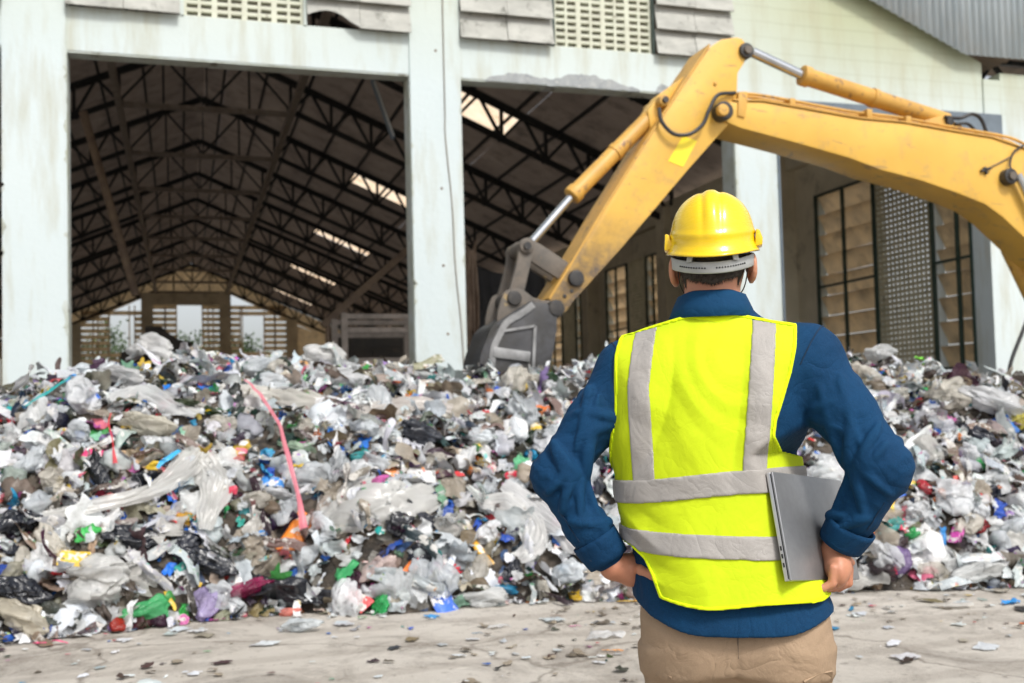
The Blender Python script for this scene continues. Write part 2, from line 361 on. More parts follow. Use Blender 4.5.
# clerestory plates and vent blocks
def plates(a, b, parent_mat, z0=7.43, n=4, broken=False):
    mb = MB(); w = (b - a)
    for k in range(n):
        zz = z0 + k * .43
        for j in range(2):
            x0 = a + j * w / 2 + (.004 if j else 0); x1 = a + (j + 1) * w / 2 - (0 if j else .004)
            jz = random.uniform(-.008, .008); jy = random.uniform(-.01, .01)
            if broken and k == 0:
                if j == 0:
                    prof = [(x0 + .55 * t, zz + (.16 if t < .9 else .16) + .10 * math.sin(math.pi * t * .9)) for t in np.linspace(0, 1, 7)]
                    pl = prof + [(x0 + .66, zz + .10), (x0 + .80, zz + .02), (x1, zz), (x1, zz + .47), (x0, zz + .47)]
                else: pl = [(x0, zz), (x1, zz), (x1, zz + .47), (x0, zz + .47)]
            else: pl = [(x0, zz + jz), (x1, zz), (x1, zz + .47), (x0, zz + .47)]
            m2 = MB().prism(pl, 0, .03); n0 = len(mb.V)
            mb.raw([(v[0], D - .14 + jy + v[1] + (v[2] - zz) * .26, v[2]) for v in m2.V], m2.F)
    return W(mb, 'louvre_panel', parent_mat)
def vents(a, b, z0, z1, y, mat, name='vent_block_grille', along='x', pitch=.2, rp=.115, dep=.12, hb=.055, X=0, parent=wh):
    mb = MB(); L = b - a; n = int(L / pitch)
    for k in range(n + 1):
        w = .085 if k % 2 == 0 else .045; c = a + k * L / n
        c0, c1 = max(a, c - w / 2), min(b, c + w / 2)
        if along == 'x': mb.box(c0, c1, y, y + dep, z0, z1)
        else: mb.box(X, X + dep, c0, c1, z0, z1)
    m = int((z1 - z0) / rp)
    for k in range(m + 1):
        zz = z0 + k * (z1 - z0) / m
        h = hb
        if along == 'x': mb.box(a, b, y + .004, y + dep - .004, max(z0 + .002, zz - h / 2), min(z1 - .002, zz + h / 2))
        else: mb.box(X + .004, X + dep - .004, a, b, max(z0 + .002, zz - h / 2), min(z1 - .002, zz + h / 2))
    return W(mb, name, mat, parent)
for i, (a, b) in enumerate(bays[:4]):
    w = (b - a)
    plates(a + .0, a + 1.6, M['plate']); vents(a + 1.66, a + 3.45, 7.45, 9.0, D + .04, M['grille'])
    plates(a + 3.5, b + .02, M['plate'], broken=(i == 2))
    for q0, q1 in ((a + 1.60, a + 1.66), (a + 3.45, a + 3.5)): W(MB().box(q0, q1, D - .02, D + .25, 7.45, 9.0), 'clerestory_frame', M['greensteel'] if i == 3 else M['facade'])
# slate boards at the head of the neighbouring openings
W(MB().box(10.24, 15.14, D - .075, D - .035, 6.34, 6.80), 'transom_board', M['slate'])
W(MB().box(-7.5, -2.43, D - .075, D - .035, 6.25, 6.79), 'transom_board', M['slate'])
# broken plaster strip over the middle opening and chipped spots
def ragged(x0, x1, z0, zt, seed, n=60, amp=.05):
    xs = np.linspace(x0, x1, n); e = np.sin(np.linspace(0, math.pi, n)) ** .3
    top = z0 + (zt - z0) * e * (.65 + .35 * vnoise(xs * 2.7 + seed, 0 * xs + seed)) + amp * fbm(xs * 9, xs * 0 + seed, 3) * e
    bot = z0 - .012 - .03 * np.abs(fbm(xs * 5, xs * 0 + seed + 4, 3))
    return [(x, z) for x, z in zip(xs, bot)] + [(x, z) for x, z in zip(xs[::-1], top[::-1])]
W(MB().prism(ragged(4.85, 7.6, 6.79, 6.985, 3.1), D - .012, D + .31), 'broken_plaster', M['broken'])
W(MB().prism(ragged(7.9, 8.2, 6.79, 6.93, 9.1, 14), D - .012, D + .2), 'broken_plaster', M['broken'])
W(MB().prism([(-1.60 + .025 * float(vnoise(z * 9, 0.)), z) for z in np.linspace(2.7, 3.1, 14)] + [(-1.549, z) for z in (3.1, 2.7)], D - .036, D + .1), 'broken_plaster', M['jamb'])
rc = np.random.default_rng(21)
for x, s_ in ((-1.55, -1), (3.57, 1), (4.41, -1), (9.38, 1), (10.23, -1), (-2.41, 1)):
    for _ in range(7):
        z0_, h_ = rc.uniform(2.2, 6.5), rc.uniform(.05, .28); zz = np.linspace(z0_, z0_ + h_, 9); wd_ = rc.uniform(.012, .045) * np.sin(np.linspace(.15, math.pi - .15, 9)) * (1 + .5 * vnoise(zz * 40, zz * 0 + x))
        W(MB().prism([(x + s_ * (.001 + q), z) for q, z in zip(wd_, zz)] + [(x - s_ * .002, z0_ + h_), (x - s_ * .002, z0_)], D - .033, D + .05), 'chipped_edge', M['jamb'])
cab = MB().tube([(4.13, D - .045, z) if z > 6.0 else (4.13 + (6.0 - z) * .055 + .012 * math.sin(z * 3), D - .042, z) for z in np.linspace(9, 1.5, 40)], .008, 6)
W(cab, 'cable', M['rust_pole'])
W(MB().tube([(10.235, D - .05, 0.), (10.235, D - .05, 6.)], .02, 8), 'conduit', M['slate'])
# small anchor holes / rust spots on the pier
for x, z in ((4.05, 4.95), (4.05, 3.7), (4.1, 2.6), (4.0, 7.2)):
    W(MB().tube([(x, D - .036, z), (x, D - .028, z)], .022, 8), 'rust_spot', M['rust_pole'])
# roof in slopes with translucent strips left open
NT = 12
TY = [16.9 + 6.65 * k for k in range(NT)]
sky_y = [(30.6, 32.7), (43.9, 46.0), (57.2, 59.2), (70.5, 72.6), (83.8, 85.8)]
def slope_sheet(x0, x1, y0, y1, name, mat, t=.03, corr=True):
    # corrugated sheet, ridges running down the slope
    ny = max(2, int((y1 - y0) / .11)) if corr else 2
    ys = np.linspace(y0, y1, ny); xs = np.array([x0, x1])
    V = []; 
    for x in xs:
        for j, y in enumerate(ys):
            V.append((x, y, roofz(x) + (.03 * (j % 2) if corr else 0)))
    Fc = [(j, j + 1, ny + j + 1, ny + j) for j in range(ny - 1)]
    mb = MB().raw(V, Fc); return W(mb, name, mat)
yend = 90.6
slope_sheet(1.05, 1.75, 17.0, yend, 'roof', M['roof'])
slope_sheet(.95, 1.05, 16.62, yend, 'roof', M['roof'])
slope_sheet(1.05, 1.75, 16.62, 17.0, 'roof', M['roof'])
for x0, x1 in ((1.75, 7.1), (10.1, 15.6)): slope_sheet(x0, x1, 16.62, yend, 'roof', M['roof'])
slope_sheet(-13.7, .95, 16.62, yend, 'roof', M['roof'])
prev = 16.62
for a, b in sky_y:
    slope_sheet(7.1, 10.1, prev, a, 'roof', M['roof']); slope_sheet(7.1, 10.1, a, b, 'skylight', M['skylight']); prev = b
slope_sheet(7.1, 10.1, prev, yend, 'roof', M['roof'])
# trusses
def zb(X):
    dx = abs(X - .95); return 11.9 if dx <= 2.78 else 11.9 - .43 * (dx - 2.78)
def truss_mesh():
    t = MB(); XE = 13.85; xr = .95
    for s in (-1, 1):
        t.bar((xr, 0, roofz(xr) - .16), (xr + s * XE, 0, roofz(xr + s * XE) - .16), .2, .2)
        t.bar((xr + s * 2.78, 0, 11.9), (xr + s * XE, 0, zb(xr + s * XE)), .15, .16)
        xs = np.linspace(2.78, XE, 9)
        for i in range(9):
            x = xr + s * xs[i]; t.bar((x, 0, zb(x)), (x, 0, roofz(x) - .16), .10)
            if i < 8:
                xm = xr + s * (xs[i] + xs[i + 1]) / 2; x2 = xr + s * xs[i + 1]
                t.bar((x, 0, zb(x)), (xm, 0, roofz(xm) - .16), .09); t.bar((x2, 0, zb(x2)), (xm, 0, roofz(xm) - .16), .09)
            t.box(x - .13, x + .13, -.035, .035, zb(x) - .09, zb(x) + .09)
        t.bar((xr, 0, 11.9), (xr + s * 1.39, 0, roofz(xr + 1.39) - .16), .07)
        t.bar((xr + s * 1.39, 0, 11.9), (xr + s * 1.39, 0, roofz(xr + 1.39) - .16), .07)
        t.bar((xr + s * 2.78, 0, 11.9), (xr + s * 1.39, 0, roofz(xr + 1.39) - .16), .07)
    t.bar((xr, 0, 12.0), (xr, 0, roofz(xr) - .16), .05)
    return t
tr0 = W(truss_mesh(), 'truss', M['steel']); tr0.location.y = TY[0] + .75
rung0 = W(MB().bar((.95 - 2.78, 0, 11.8), (.95 + 2.78, 0, 11.78), .18, .16), 'tie_beam', M['steel_pale']); rung0.location.y = TY[0] + .75
for k in range(1, NT):
    for o in (tr0, rung0):
        c = o.copy(); col.objects.link(c); c.parent = wh; c.matrix_parent_inverse = o.matrix_parent_inverse; c.location.y = TY[k]
for s in (-1, 1):
    W(MB().bar((.95 + s * 2.78, 17.5, 11.78), (.95 + s * 2.78, 90, 11.78), .20, .20), 'tie_bar', M['steel_pale'])
for s in (-1, 1):
    for dx in np.arange(.7, 14, 1.35):
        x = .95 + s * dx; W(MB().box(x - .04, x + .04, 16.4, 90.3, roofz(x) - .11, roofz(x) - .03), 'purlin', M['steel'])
# diagonal sway braces between trusses (the criss-cross near the ridge)
# side walls with louvre windows between columns
def side_window(X, y0, y1, s, detail=True):
    """window unit in the side wall: louvres | vent blocks | louvres, in a green frame"""
    L = y1 - y0; z0, z1 = 1.96, 6.4
    ya, yb = y0 + L * .215, y0 + L * .575   # louvre, grille, louvre
    fr = MB(); t = .05
    for y in (y0 + .03, y0 + .42, ya, yb, y0 + L * .79, y1 - .03): fr.box(X - .06, X + .02, y - t / 2, y + t / 2, z0, z1)
    for z in (z0 + .03, 4.15, z1 - .03):
        fr.box(X - .055, X + .015, y0, ya, z - t / 2, z + t / 2); fr.box(X - .055, X + .015, yb, y1, z - t / 2, z + t / 2)
    f = W(fr, 'window', M['greensteel'])
    for y in (y0 + .012, ya - .012, yb + .012, y1 - .012): MB().box(X + .022, X + .23, y - .01, y + .01, z0, z1).build('pale_cheek', M['facade'], f)  # added cheek plates, pale paint stands in for lit blade ends
    for (p, q) in ((y0, ya), (yb, y1)):
        lv = MB(); n = 9; h = (z1 - z0) / n
        for k in range(n):
            zz = z0 + k * h; mb = MB()
            # blade tilts outward at its foot: light falls in over its top edge
            a0, a1 = (X + .03, zz + h * .98), (X + .03 + .24 * s, zz + h * .09)
            dz = random.uniform(-.02, .02)
            lv.raw([(a0[0], p, a0[1]), (a0[0] + .02, p, a0[1]), (a1[0] + .02, p, a1[1] + dz), (a1[0], p, a1[1] + dz),
                    (a0[0], q, a0[1]), (a0[0] + .02, q, a0[1]), (a1[0] + .02, q, a1[1]), (a1[0], q, a1[1])],
                   [(0, 1, 2, 3), (7, 6, 5, 4), (0, 4, 5, 1), (1, 5, 6, 2), (2, 6, 7, 3), (3, 7, 4, 0)])
        lv.build('louvre', M['plate_glow'], f)
    g = MB(); a, b = ya + .03, yb - .03
    n = 13; m = 38
    for k in range(n + 1):
        y = a + (b - a) * k / n; w = .055
        g.box(X + .02, X + .055, max(a, y - w / 2), min(b, y + w / 2), z0, z1)
    for k in range(m + 1):
        z = z0 + (z1 - z0) * k / m
        g.box(X + .023, X + .052, a, b, max(z0 + .001, z - .036), min(z1 - .001, z + .036))
    g.build('vent_grille', M['grille_in'], f)
    return f
sw = MB()
XW = 14.8
cols_y = [16.9 + 6.65 * k for k in range(12)]
wins = []
for k in range(11):
    y0 = 17.05 if k == 0 else cols_y[k] + 1.1; y1 = cols_y[k + 1] - 1.1 - (.1 if k == 0 else 0)
    wins.append((y0, y1))
sw.box(XW, XW + .2, D + .3, 90, 0, 1.96); sw.box(XW, XW + .2, D + .3, 90, 6.4, 7.9)
for k in range(12):
    a = wins[k - 1][1] if k else D + .3; b = wins[k][0] if k < 11 else 90
    sw.box(XW, XW + .2, a, b, 1.96, 6.4)
W(sw, 'side_wall', M['interior'])
for k in range(1, 12):
    W(MB().box(XW - .45, XW - .002, cols_y[k] - .3, cols_y[k] + .3, 0, 7.6), 'column', M['interior'])
W(MB().box(XW - .25, XW - .003, D + .45, 90, 7.2, 7.6), 'wall_beam', M['interior'])
for k in range(6): side_window(XW, wins[k][0], wins[k][1], 1)
rest = MB()
for k in range(6, 11): rest.box(XW + .02, XW + .1, wins[k][0], wins[k][1], 1.96, 6.4)
W(rest, 'blind_window', M['plate_glow'])
lw = MB().box(-13.1, -12.9, D + .3, 90, 0, 1.96).box(-13.1, -12.9, D + .3, 90, 6.4, 7.9)
for k in range(12):
    a = wins[k - 1][1] if k else D + .3; b = wins[k][0] if k < 11 else 90
    lw.box(-13.1, -12.9, a, b, 1.96, 6.4)
W(lw, 'side_wall', M['interior'])
ls = MB()  # blades never built: unseen left wall kept open to let daylight in
for k in range(11):
    for j in range(9):
        z = 1.96 + j * .493; ls.box(-13.05, -13.0, wins[k][0], wins[k][1], z, z + .40)

# back wall
bw = MB(); YB = 90.0
opn = [(-5.3, -3.5, 7.0, 9.6), (-.21, 1.7, 6.0, 10.5), (4.8, 6.6, 7.0, 9.7)]
colsx = [-7.9, -2.5, 3.55, 8.9]
for x in colsx: bw.box(x - .45, x + .45, YB - .25, YB + .3, 0, zb(x) - .1)
bw.box(-2.95, 4.0, YB - .24, YB + .29, 10.75, 11.7)
bw.box(-13, 15, YB, YB + .2, 0, 3.2)
W(MB().prism([(-8.35, 9.1), (-12.95, 7.0), (-12.95, 3.2), (-8.35, 3.2)], YB, YB + .05), 'glowing_infill', M['plate_glow'])  # wall infill given the translucent sheet so the dim back wall glows
W(MB().prism([(9.35, 3.2), (14.8, 3.2), (14.8, 6.8), (9.35, 9.1)], YB, YB + .05), 'glowing_infill', M['plate_glow'])
W(bw, 'back_wall', M['interior'])
W(MB().prism([(-13.0, 7.9), (.95, 14.0), (14.9, 7.9), (14.9, 6.6), (3.8, 11.72), (-1.9, 11.72), (-13, 6.6)], YB + .02, YB + .06), 'gable_sheet', M['plate_glow'])
bl = MB()
for a, b in ((-7.45, -2.95), (-2.05, 3.1), (4.0, 8.45)):
    o = [q for q in opn if q[0] >= a and q[1] <= b][0]
    mids = [(a, o[0]), (o[1], b)]
    for z in np.arange(3.2, 11.0, .48):
        for p, q in (mids if o[2] - .1 < z < o[3] else [(a, b)]):
            if z + .33 < zb((p + q) / 2) + .1: bl.box(p, q, YB + .05, YB + .1, z, z + .34)
    for x in (a + .9, o[0] - .06, o[1] + .06, b - .9, o[0] - .9, o[1] + .9):
        if a < x < b: bl.box(x - .05, x + .05, YB + .0, YB + .04, 3.2, min(zb(x), 10.7))
W(bl, 'back_louvre', M['plate_glow'])
# cladding of the taller shed that overlaps the gable on the right
def corr_panel(poly_bottom, ztop, y, mat, name, x0, x1, **kw):
    xs = np.arange(x0, x1, .038); zb_ = np.interp(xs, [p[0] for p in poly_bottom], [p[1] for p in poly_bottom])
    n = len(xs); yy = y + .016 * np.sin(xs / .15 * 2 * math.pi)
    V = np.concatenate([np.c_[xs, yy, zb_], np.c_[xs, yy, np.full(n, ztop)], np.c_[xs, yy + .012, np.full(n, ztop)], np.c_[xs, yy + .012, zb_]])
    Fc = []
    for r in range(4):
        for i in range(n - 1): Fc.append((r * n + i, r * n + i + 1, ((r + 1) % 4) * n + i + 1, ((r + 1) % 4) * n + i))
    return add(name, V, Fc, mat, smooth=True, **kw)
shed = empty('metal_shed', (18, 16.2, 0), label='tall shed clad in blue grey corrugated sheet at the top right corner', cat='shed')
o = corr_panel([(9, 10.0), (12.42, 8.62), (14.23, 7.86), (24, 7.92)], 14.5, D - .22, M['metal_sheet'], 'cladding', 9, 24); o.parent = shed; o.matrix_parent_inverse = Matrix.Translation((-18, -16.2, 0))
mb = MB()
for x in (16.4, 20.0, 23.8): mb.box(x - .08, x + .08, D - .17, D - .05, 0, 14.3)
mb.bar((14.5, D - .12, 8.25), (24, D - .12, 8.3), .1); mb.bar((9.2, D - .12, 13.8), (24, D - .12, 13.8), .1)
o = mb.build('frame', M['steel'], shed); o.matrix_parent_inverse = Matrix.Translation((-18, -16.2, 0))
lr = MB().box(15.25, 24.2, D + .3, 18.6, 8.32, 8.36)  # short roof slab added to block the sky in the gap
o = lr.build('roof', M['roof'], shed); o.matrix_parent_inverse = Matrix.Translation((-18, -16.2, 0))
tr_ = MB().bar((15.25, D + .9, 8.2), (24, D + .9, 8.2), .1).bar((15.25, D + .9, 7.5), (24, D + .9, 7.5), .12)
for k in range(8): tr_.bar((15.3 + k * 1.1, D + .9, 7.5), (15.85 + k * 1.1, D + .9, 8.2), .08).bar((15.85 + k * 1.1, D + .9, 8.2), (16.4 + k * 1.1, D + .9, 7.5), .08)
o = tr_.build('truss', M['steel'], shed); o.matrix_parent_inverse = Matrix.Translation((-18, -16.2, 0))
# ---- things inside the hall
def ipt(px, py, Y): return onY(px, py, Y)
p = [ipt(*q, 28.) for q in ((118, 372), (121, 352), (144, 348), (145, 326), (161, 326), (170, 334), (180, 340), (190, 341), (210, 360), (228, 372), (232, 385), (118, 385))]
poly = [(q[0], q[2]) for q in p]; poly = [(a, max(b, 0.02)) for a, b in poly]; poly[-1] = (poly[-1][0], 0.); poly[-2] = (poly[-2][0], 0.)
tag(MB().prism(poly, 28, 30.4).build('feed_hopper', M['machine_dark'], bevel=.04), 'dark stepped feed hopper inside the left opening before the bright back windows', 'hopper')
def rack(name, px0, px1, pytop, Y, label, shelves, extra=None):
    a, b = ipt(px0, pytop, Y), ipt(px1, pytop, Y); H = a[2]
    t = empty(name, ((a[0] + b[0]) / 2, Y, 0), label=label, cat='rack')
    t0 = Matrix.Translation(-t.location)
    for x in (a[0], b[0]):
        for y in (Y, Y + 1.4):
            o = MB().box(x - .06, x + .06, y - .06, y + .06, 0, H).build('post', M['steel_pale'], t); o.matrix_parent_inverse = t0
    for s in shelves:
        z = H * s
        for yy in (Y, Y + 1.4): o = MB().box(a[0] + .06, b[0] - .06, yy - .03, yy + .03, z - .05, z + .05).build('rail', M['steel_pale'], t); o.matrix_parent_inverse = t0
    return t
rack('steel_rack', 344, 420, 313, 21., 'rusty steel rack with crossed rails left of the central pier inside', (.98, .9, .72))
rack('steel_rack', 470, 540, 318, 22., 'low rail frame standing behind the excavator bucket in the hall', (.98, .8))
a, b = ipt(350, 330, 23.5), ipt(404, 330, 23.5)
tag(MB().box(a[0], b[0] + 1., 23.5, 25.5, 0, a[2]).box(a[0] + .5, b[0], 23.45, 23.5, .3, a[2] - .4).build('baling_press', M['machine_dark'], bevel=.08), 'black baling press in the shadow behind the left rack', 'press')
# sagging dark tarpaulin hung in the middle opening
def hung_cloth(name, pts_top, drop, Y, mat, label, cat, seed, nx=40, nz=24, rag=.25):
    A, B = np.array(pts_top[0]), np.array(pts_top[1]); V = []
    for j in range(nz):
        for i in range(nx):
            u = i / (nx - 1); v = j / (nz - 1)
            dr = drop * (1 + rag * vnoise(u * 6 + seed, 3.))
            x = A[0] + (B[0] - A[0]) * u; z = A[2] + (B[2] - A[2]) * u - .25 * math.sin(math.pi * u) - v * dr
            y = Y + .12 * math.sin(u * 19 + seed) * (.3 + v) + .08 * float(vnoise(u * 9, v * 4 + seed))
            V.append((x, y, z))
    Fc = [(j * nx + i, j * nx + i + 1, (j + 1) * nx + i + 1, (j + 1) * nx + i) for j in range(nz - 1) for i in range(nx - 1)]
    o = add(name, V, Fc, mat, smooth=True); sd = o.modifiers.new('s', 'SOLIDIFY'); sd.thickness = .02
    return tag(o, label, cat)
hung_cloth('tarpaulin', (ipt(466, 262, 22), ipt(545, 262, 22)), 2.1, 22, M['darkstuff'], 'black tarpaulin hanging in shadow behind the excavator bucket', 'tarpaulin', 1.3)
hung_cloth('rag', (ipt(464, 236, 21.5), ipt(476, 240, 21.5)), 2.2, 21.5, M['rag'], 'ragged brown cloth hanging beside the central pier', 'rag', 5.2, 12, 24, .3)
hung_cloth('rag', (ipt(326, 316, 24), ipt(338, 318, 24)), 1.3, 24, M['rag'], 'reddish brown cloth bundle hanging by the left rack', 'rag', 8.2, 12, 16, .3)
tag(MB().tube([ipt(83, 112, 24), ipt(110, 205, 24), ipt(136, 296, 24)], .09, 10).build('leaning_pole', M['rust_pole'], smooth=True), 'long rusty pole leaning across the left part of the hall', 'pole')
tag(MB().bar(ipt(412, 246, 24), ipt(322, 326, 24), .16).build('inclined_beam', M['rust_pole']), 'brown inclined beam rising right to the central pier', 'beam')
lt = empty('tube_light', ipt(372, 80, 18.2), label='unlit fluorescent tube light dangling at a slant under the left lintel', cat='tube light')
t0 = Matrix.Translation(-lt.location)
a, b = ipt(372, 80, 18.2), ipt(393, 139, 18.2)
o = MB().bar(a, b, .10, .05).build('housing', M['slate'], lt); o.matrix_parent_inverse = t0
o = MB().tube([a + (b - a) * .04 + np.array([.02, -.05, 0]), a + (b - a) * .96 + np.array([.02, -.05, 0])], .022, 8).build('tube', M['strap'], lt); o.matrix_parent_inverse = t0
o = MB().tube([a, a + np.array([.02, 0, 1.2])], .008, 5).build('wire', M['black'], lt); o.matrix_parent_inverse = t0
# interior floor litter beyond the heap: one dark uneven mass
xs = np.linspace(-12, 14.3, 110); ys = np.linspace(30, 60, 80)
X, Y = np.meshgrid(xs, ys); e = np.clip(np.minimum((Y - 30) / 5, (60 - Y) / 5), 0, 1)
Z = e * (1.3 + .7 * fbm(X * .3, Y * .3, 4)) - .02
Fc = np.array([(j * 110 + i, j * 110 + i + 1, (j + 1) * 110 + i + 1, (j + 1) * 110 + i) for j in range(79) for i in range(109)])
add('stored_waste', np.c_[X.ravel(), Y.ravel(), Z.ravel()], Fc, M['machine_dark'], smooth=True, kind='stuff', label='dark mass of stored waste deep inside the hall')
# ---- trees behind the back windows
def tree(x, y, h, label, seed):
    r = np.random.default_rng(seed)
    t = empty('tree', (x, y, 0), label=label, cat='tree', group='trees beyond the back windows')
    MB().tube([(0, 0, 0), (.1, 0, h * .3), (0, .1, h * .6), (.1, 0, h * .85)], [.28, .2, .12, .04], 8).build('trunk', M['bark'], t, smooth=True)
    n = 2200; c = r.normal(size=(14, 3)) * [h * .22, h * .2, h * .16] + [0, 0, h * .72]
    p = c[r.integers(0, 14, n)] + r.normal(size=(n, 3)) * h * .07
    a = r.normal(size=(n, 3)); a /= np.linalg.norm(a, axis=1)[:, None]; b = np.cross(a, r.normal(size=(n, 3))); b /= np.linalg.norm(b, axis=1)[:, None]
    s = .22; V = np.stack([p - a * s, p + b * s * .5, p + a * s, p - b * s * .5], 1).reshape(-1, 3)
    add('crown', V, np.arange(4 * n).reshape(n, 4), M['leaf'], t)
tree(-5.6, 100, 9.0, 'round green tree seen through the left back window', 3)
tree(.8, 102, 8.4, 'round green tree seen through the middle back window', 4)
tree(6.9, 101, 9.2, 'green tree seen through the right back window', 5)
# ================================================================== GARBAGE HEAP
_ex = [-8, -1.04, .1, .75, 1.36, 2.08, 2.99, 4.48, 5.52, 8, 13]
_ey = [7.2, 7.1, 7.35, 7.4, 7.05, 7.15, 6.85, 6.55, 6.1, 5.9, 5.9]
_cx = []; _cz = []
for px, py in ((-200, 440), (0, 408), (60, 386), (110, 368), (150, 360), (250, 370), (330, 365), (400, 376), (480, 384), (560, 378), (600, 364), (700, 356), (850, 360), (900, 372), (950, 384), (1000, 402), (1024, 410), (1150, 470)):
    q = onY(px, py, 9.6 if px < 800 else 9.3); _cx.append(q[0]); _cz.append(max(.2, q[2] - .04))
def heap_z(X, Y, rough=True):
    X = np.asarray(X, float); Y = np.asarray(Y, float)
    yf = np.interp(X, _ex, _ey) + .12 * vnoise(X * 1.3, X * 0 + 3.3); yc = np.where(X < 6, 9.6, 9.6 - np.clip(X - 6, 0, 1) * .3); zc = np.interp(X, _cx, _cz)
    t = np.clip((Y - yf) / (yc - yf), 0, 1)
    z = zc * np.sin(math.pi / 2 * t ** .86) ** .92
    back = np.clip((Y - yc) / 3., 0, 1); z = np.where(Y > yc, zc * (1 - .45 * back) * (1 - np.clip((Y - 15) / 8, 0, 1)), z)
    e = np.clip(t * 2.2, 0, 1)
    if rough: z = z + e * (.13 * fbm(X * .9, Y * .9, 2, 2.) + .05 * fbm(X * 4.2, Y * 4.2, 2, 8.))
    return np.where(Y < yf, -.03, z)
def heap_n(X, Y):
    h = .12; dx = (heap_z(X + h, Y) - heap_z(X - h, Y)) / (2 * h); dy = (heap_z(X, Y + h) - heap_z(X, Y - h)) / (2 * h)
    n = np.stack([-dx, -dy, np.ones_like(dx)], -1); return n / np.linalg.norm(n, axis=-1)[..., None]
_T = np.arange(5.0, 17.0, .02)
def heap_hit(px, py, lift=0.):
    d = ray(px, py); P = O + d[None] * _T[:, None]; z = np.maximum(heap_z(P[:, 0], P[:, 1]), 0) + lift
    k = np.nonzero(P[:, 2] < z)[0]
    return P[k[0]] if len(k) else None
# --- materials for waste: every piece brings its colour (object colour or its own vertex colour)
def waste_mat(name, src,  film=.0, rough=.38, dirt=.5, clear=0., printed=0., transl=.25):
    m, nt, out = newmat(name)
    if src == 'attr':
        a = nt.nodes.new('ShaderNodeAttribute'); a.attribute_name = 'Col'; base = a.outputs['Color']
    else:
        a = nt.nodes.new('ShaderNodeObjectInfo'); base = a.outputs['Color']
    tc = nt.nodes.new('ShaderNodeTexCoord'); vec = tc.outputs['Object']; K_ = 1. if src == 'attr' else .13
    if src != 'attr':
        ad = nd(nt, 'ShaderNodeVectorMath', operation='SCALE'); ad.inputs[0].default_value = (17, 31, 7); nt.links.new(a.outputs['Random'], ad.inputs['Scale'])
        a2 = nd(nt, 'ShaderNodeVectorMath', operation='ADD'); nt.links.new(vec, a2.inputs[0]); nt.links.new(ad.outputs[0], a2.inputs[1]); vec = a2.outputs[0]
    c = base
    if printed:
        v = nd(nt, 'ShaderNodeTexVoronoi', Scale=16. * K_); nt.links.new(vec, v.inputs['Vector'])
        k = ramp(nt, noise(nt, 13 * K_, 3, .6, vec=vec), [(.55, (0, 0, 0)), (.57, (printed, printed, printed))], 'LINEAR')
        c = mix(nt, k, c, (.72, .70, .66))
        k2 = ramp(nt, noise(nt, 21 * K_, 2, .5, vec=vec), [(.64, (0, 0, 0)), (.66, (.8, .8, .8))])
        c = mix(nt, k2, c, v.outputs['Color'], 'MULTIPLY')
    k = ramp(nt, noise(nt, 7 * K_, 6, .6, vec=vec), [(.48, (0, 0, 0)), (.8, (dirt, dirt, dirt))])
    c = mix(nt, k, c, (.15, .115, .08))
    nrm = bump(nt, noise(nt, 26 * K_, 4, .5, vec=vec, dist=1.5), .5, .02)
    p = pbsdf(nt, None, c, rough, normal=nrm)
    sh = p.outputs[0]
    if transl:
        t = nt.nodes.new('ShaderNodeBsdfTranslucent'); nt.links.new(c, t.inputs[0]); s = nt.nodes.new('ShaderNodeMixShader'); s.inputs[0].default_value = transl
        nt.links.new(sh, s.inputs[1]); nt.links.new(t.outputs[0], s.inputs[2]); sh = s.outputs[0]
    if clear:
        t = nt.nodes.new('ShaderNodeBsdfTransparent'); t.inputs[0].default_value = (.95, .95, .95, 1)
        s = nt.nodes.new('ShaderNodeMixShader')
        f = ramp(nt, noise(nt, 9 * K_, 3, .5, vec=vec), [(.35, (clear, clear, clear)), (.6, (clear * .25,) * 3)]); nt.links.new(f, s.inputs[0])
        nt.links.new(sh, s.inputs[1]); nt.links.new(t.outputs[0], s.inputs[2]); sh = s.outputs[0]
    nt.links.new(sh, out.inputs[0]); return m
WM = {'bag': waste_mat('thin_plastic', 'obj', rough=.2, dirt=.3, clear=.5, transl=.35),
      'film': waste_mat('dusty_film', 'obj', rough=.25, dirt=.45, clear=.4, transl=.3),
      'solid': waste_mat('plastic_scrap', 'obj', rough=.42, dirt=.35, transl=.1),
      'print': waste_mat('printed_wrapper', 'obj', rough=.35, dirt=.25, printed=.9, transl=.05),
      'black': waste_mat('black_bag_film', 'obj', rough=.18, dirt=.05, transl=0.),
      'card': waste_mat('cardboard', 'obj', rough=.85, dirt=.5, transl=0.),
      'mix': waste_mat('mixed_waste', 'attr', rough=.34, dirt=.5, transl=.2),
      'mixp': waste_mat('mixed_wrappers', 'attr', rough=.34, dirt=.3, printed=.7, transl=.1),
      'mixc': waste_mat('mixed_film', 'attr', rough=.22, dirt=.35, clear=.35, transl=.35)}
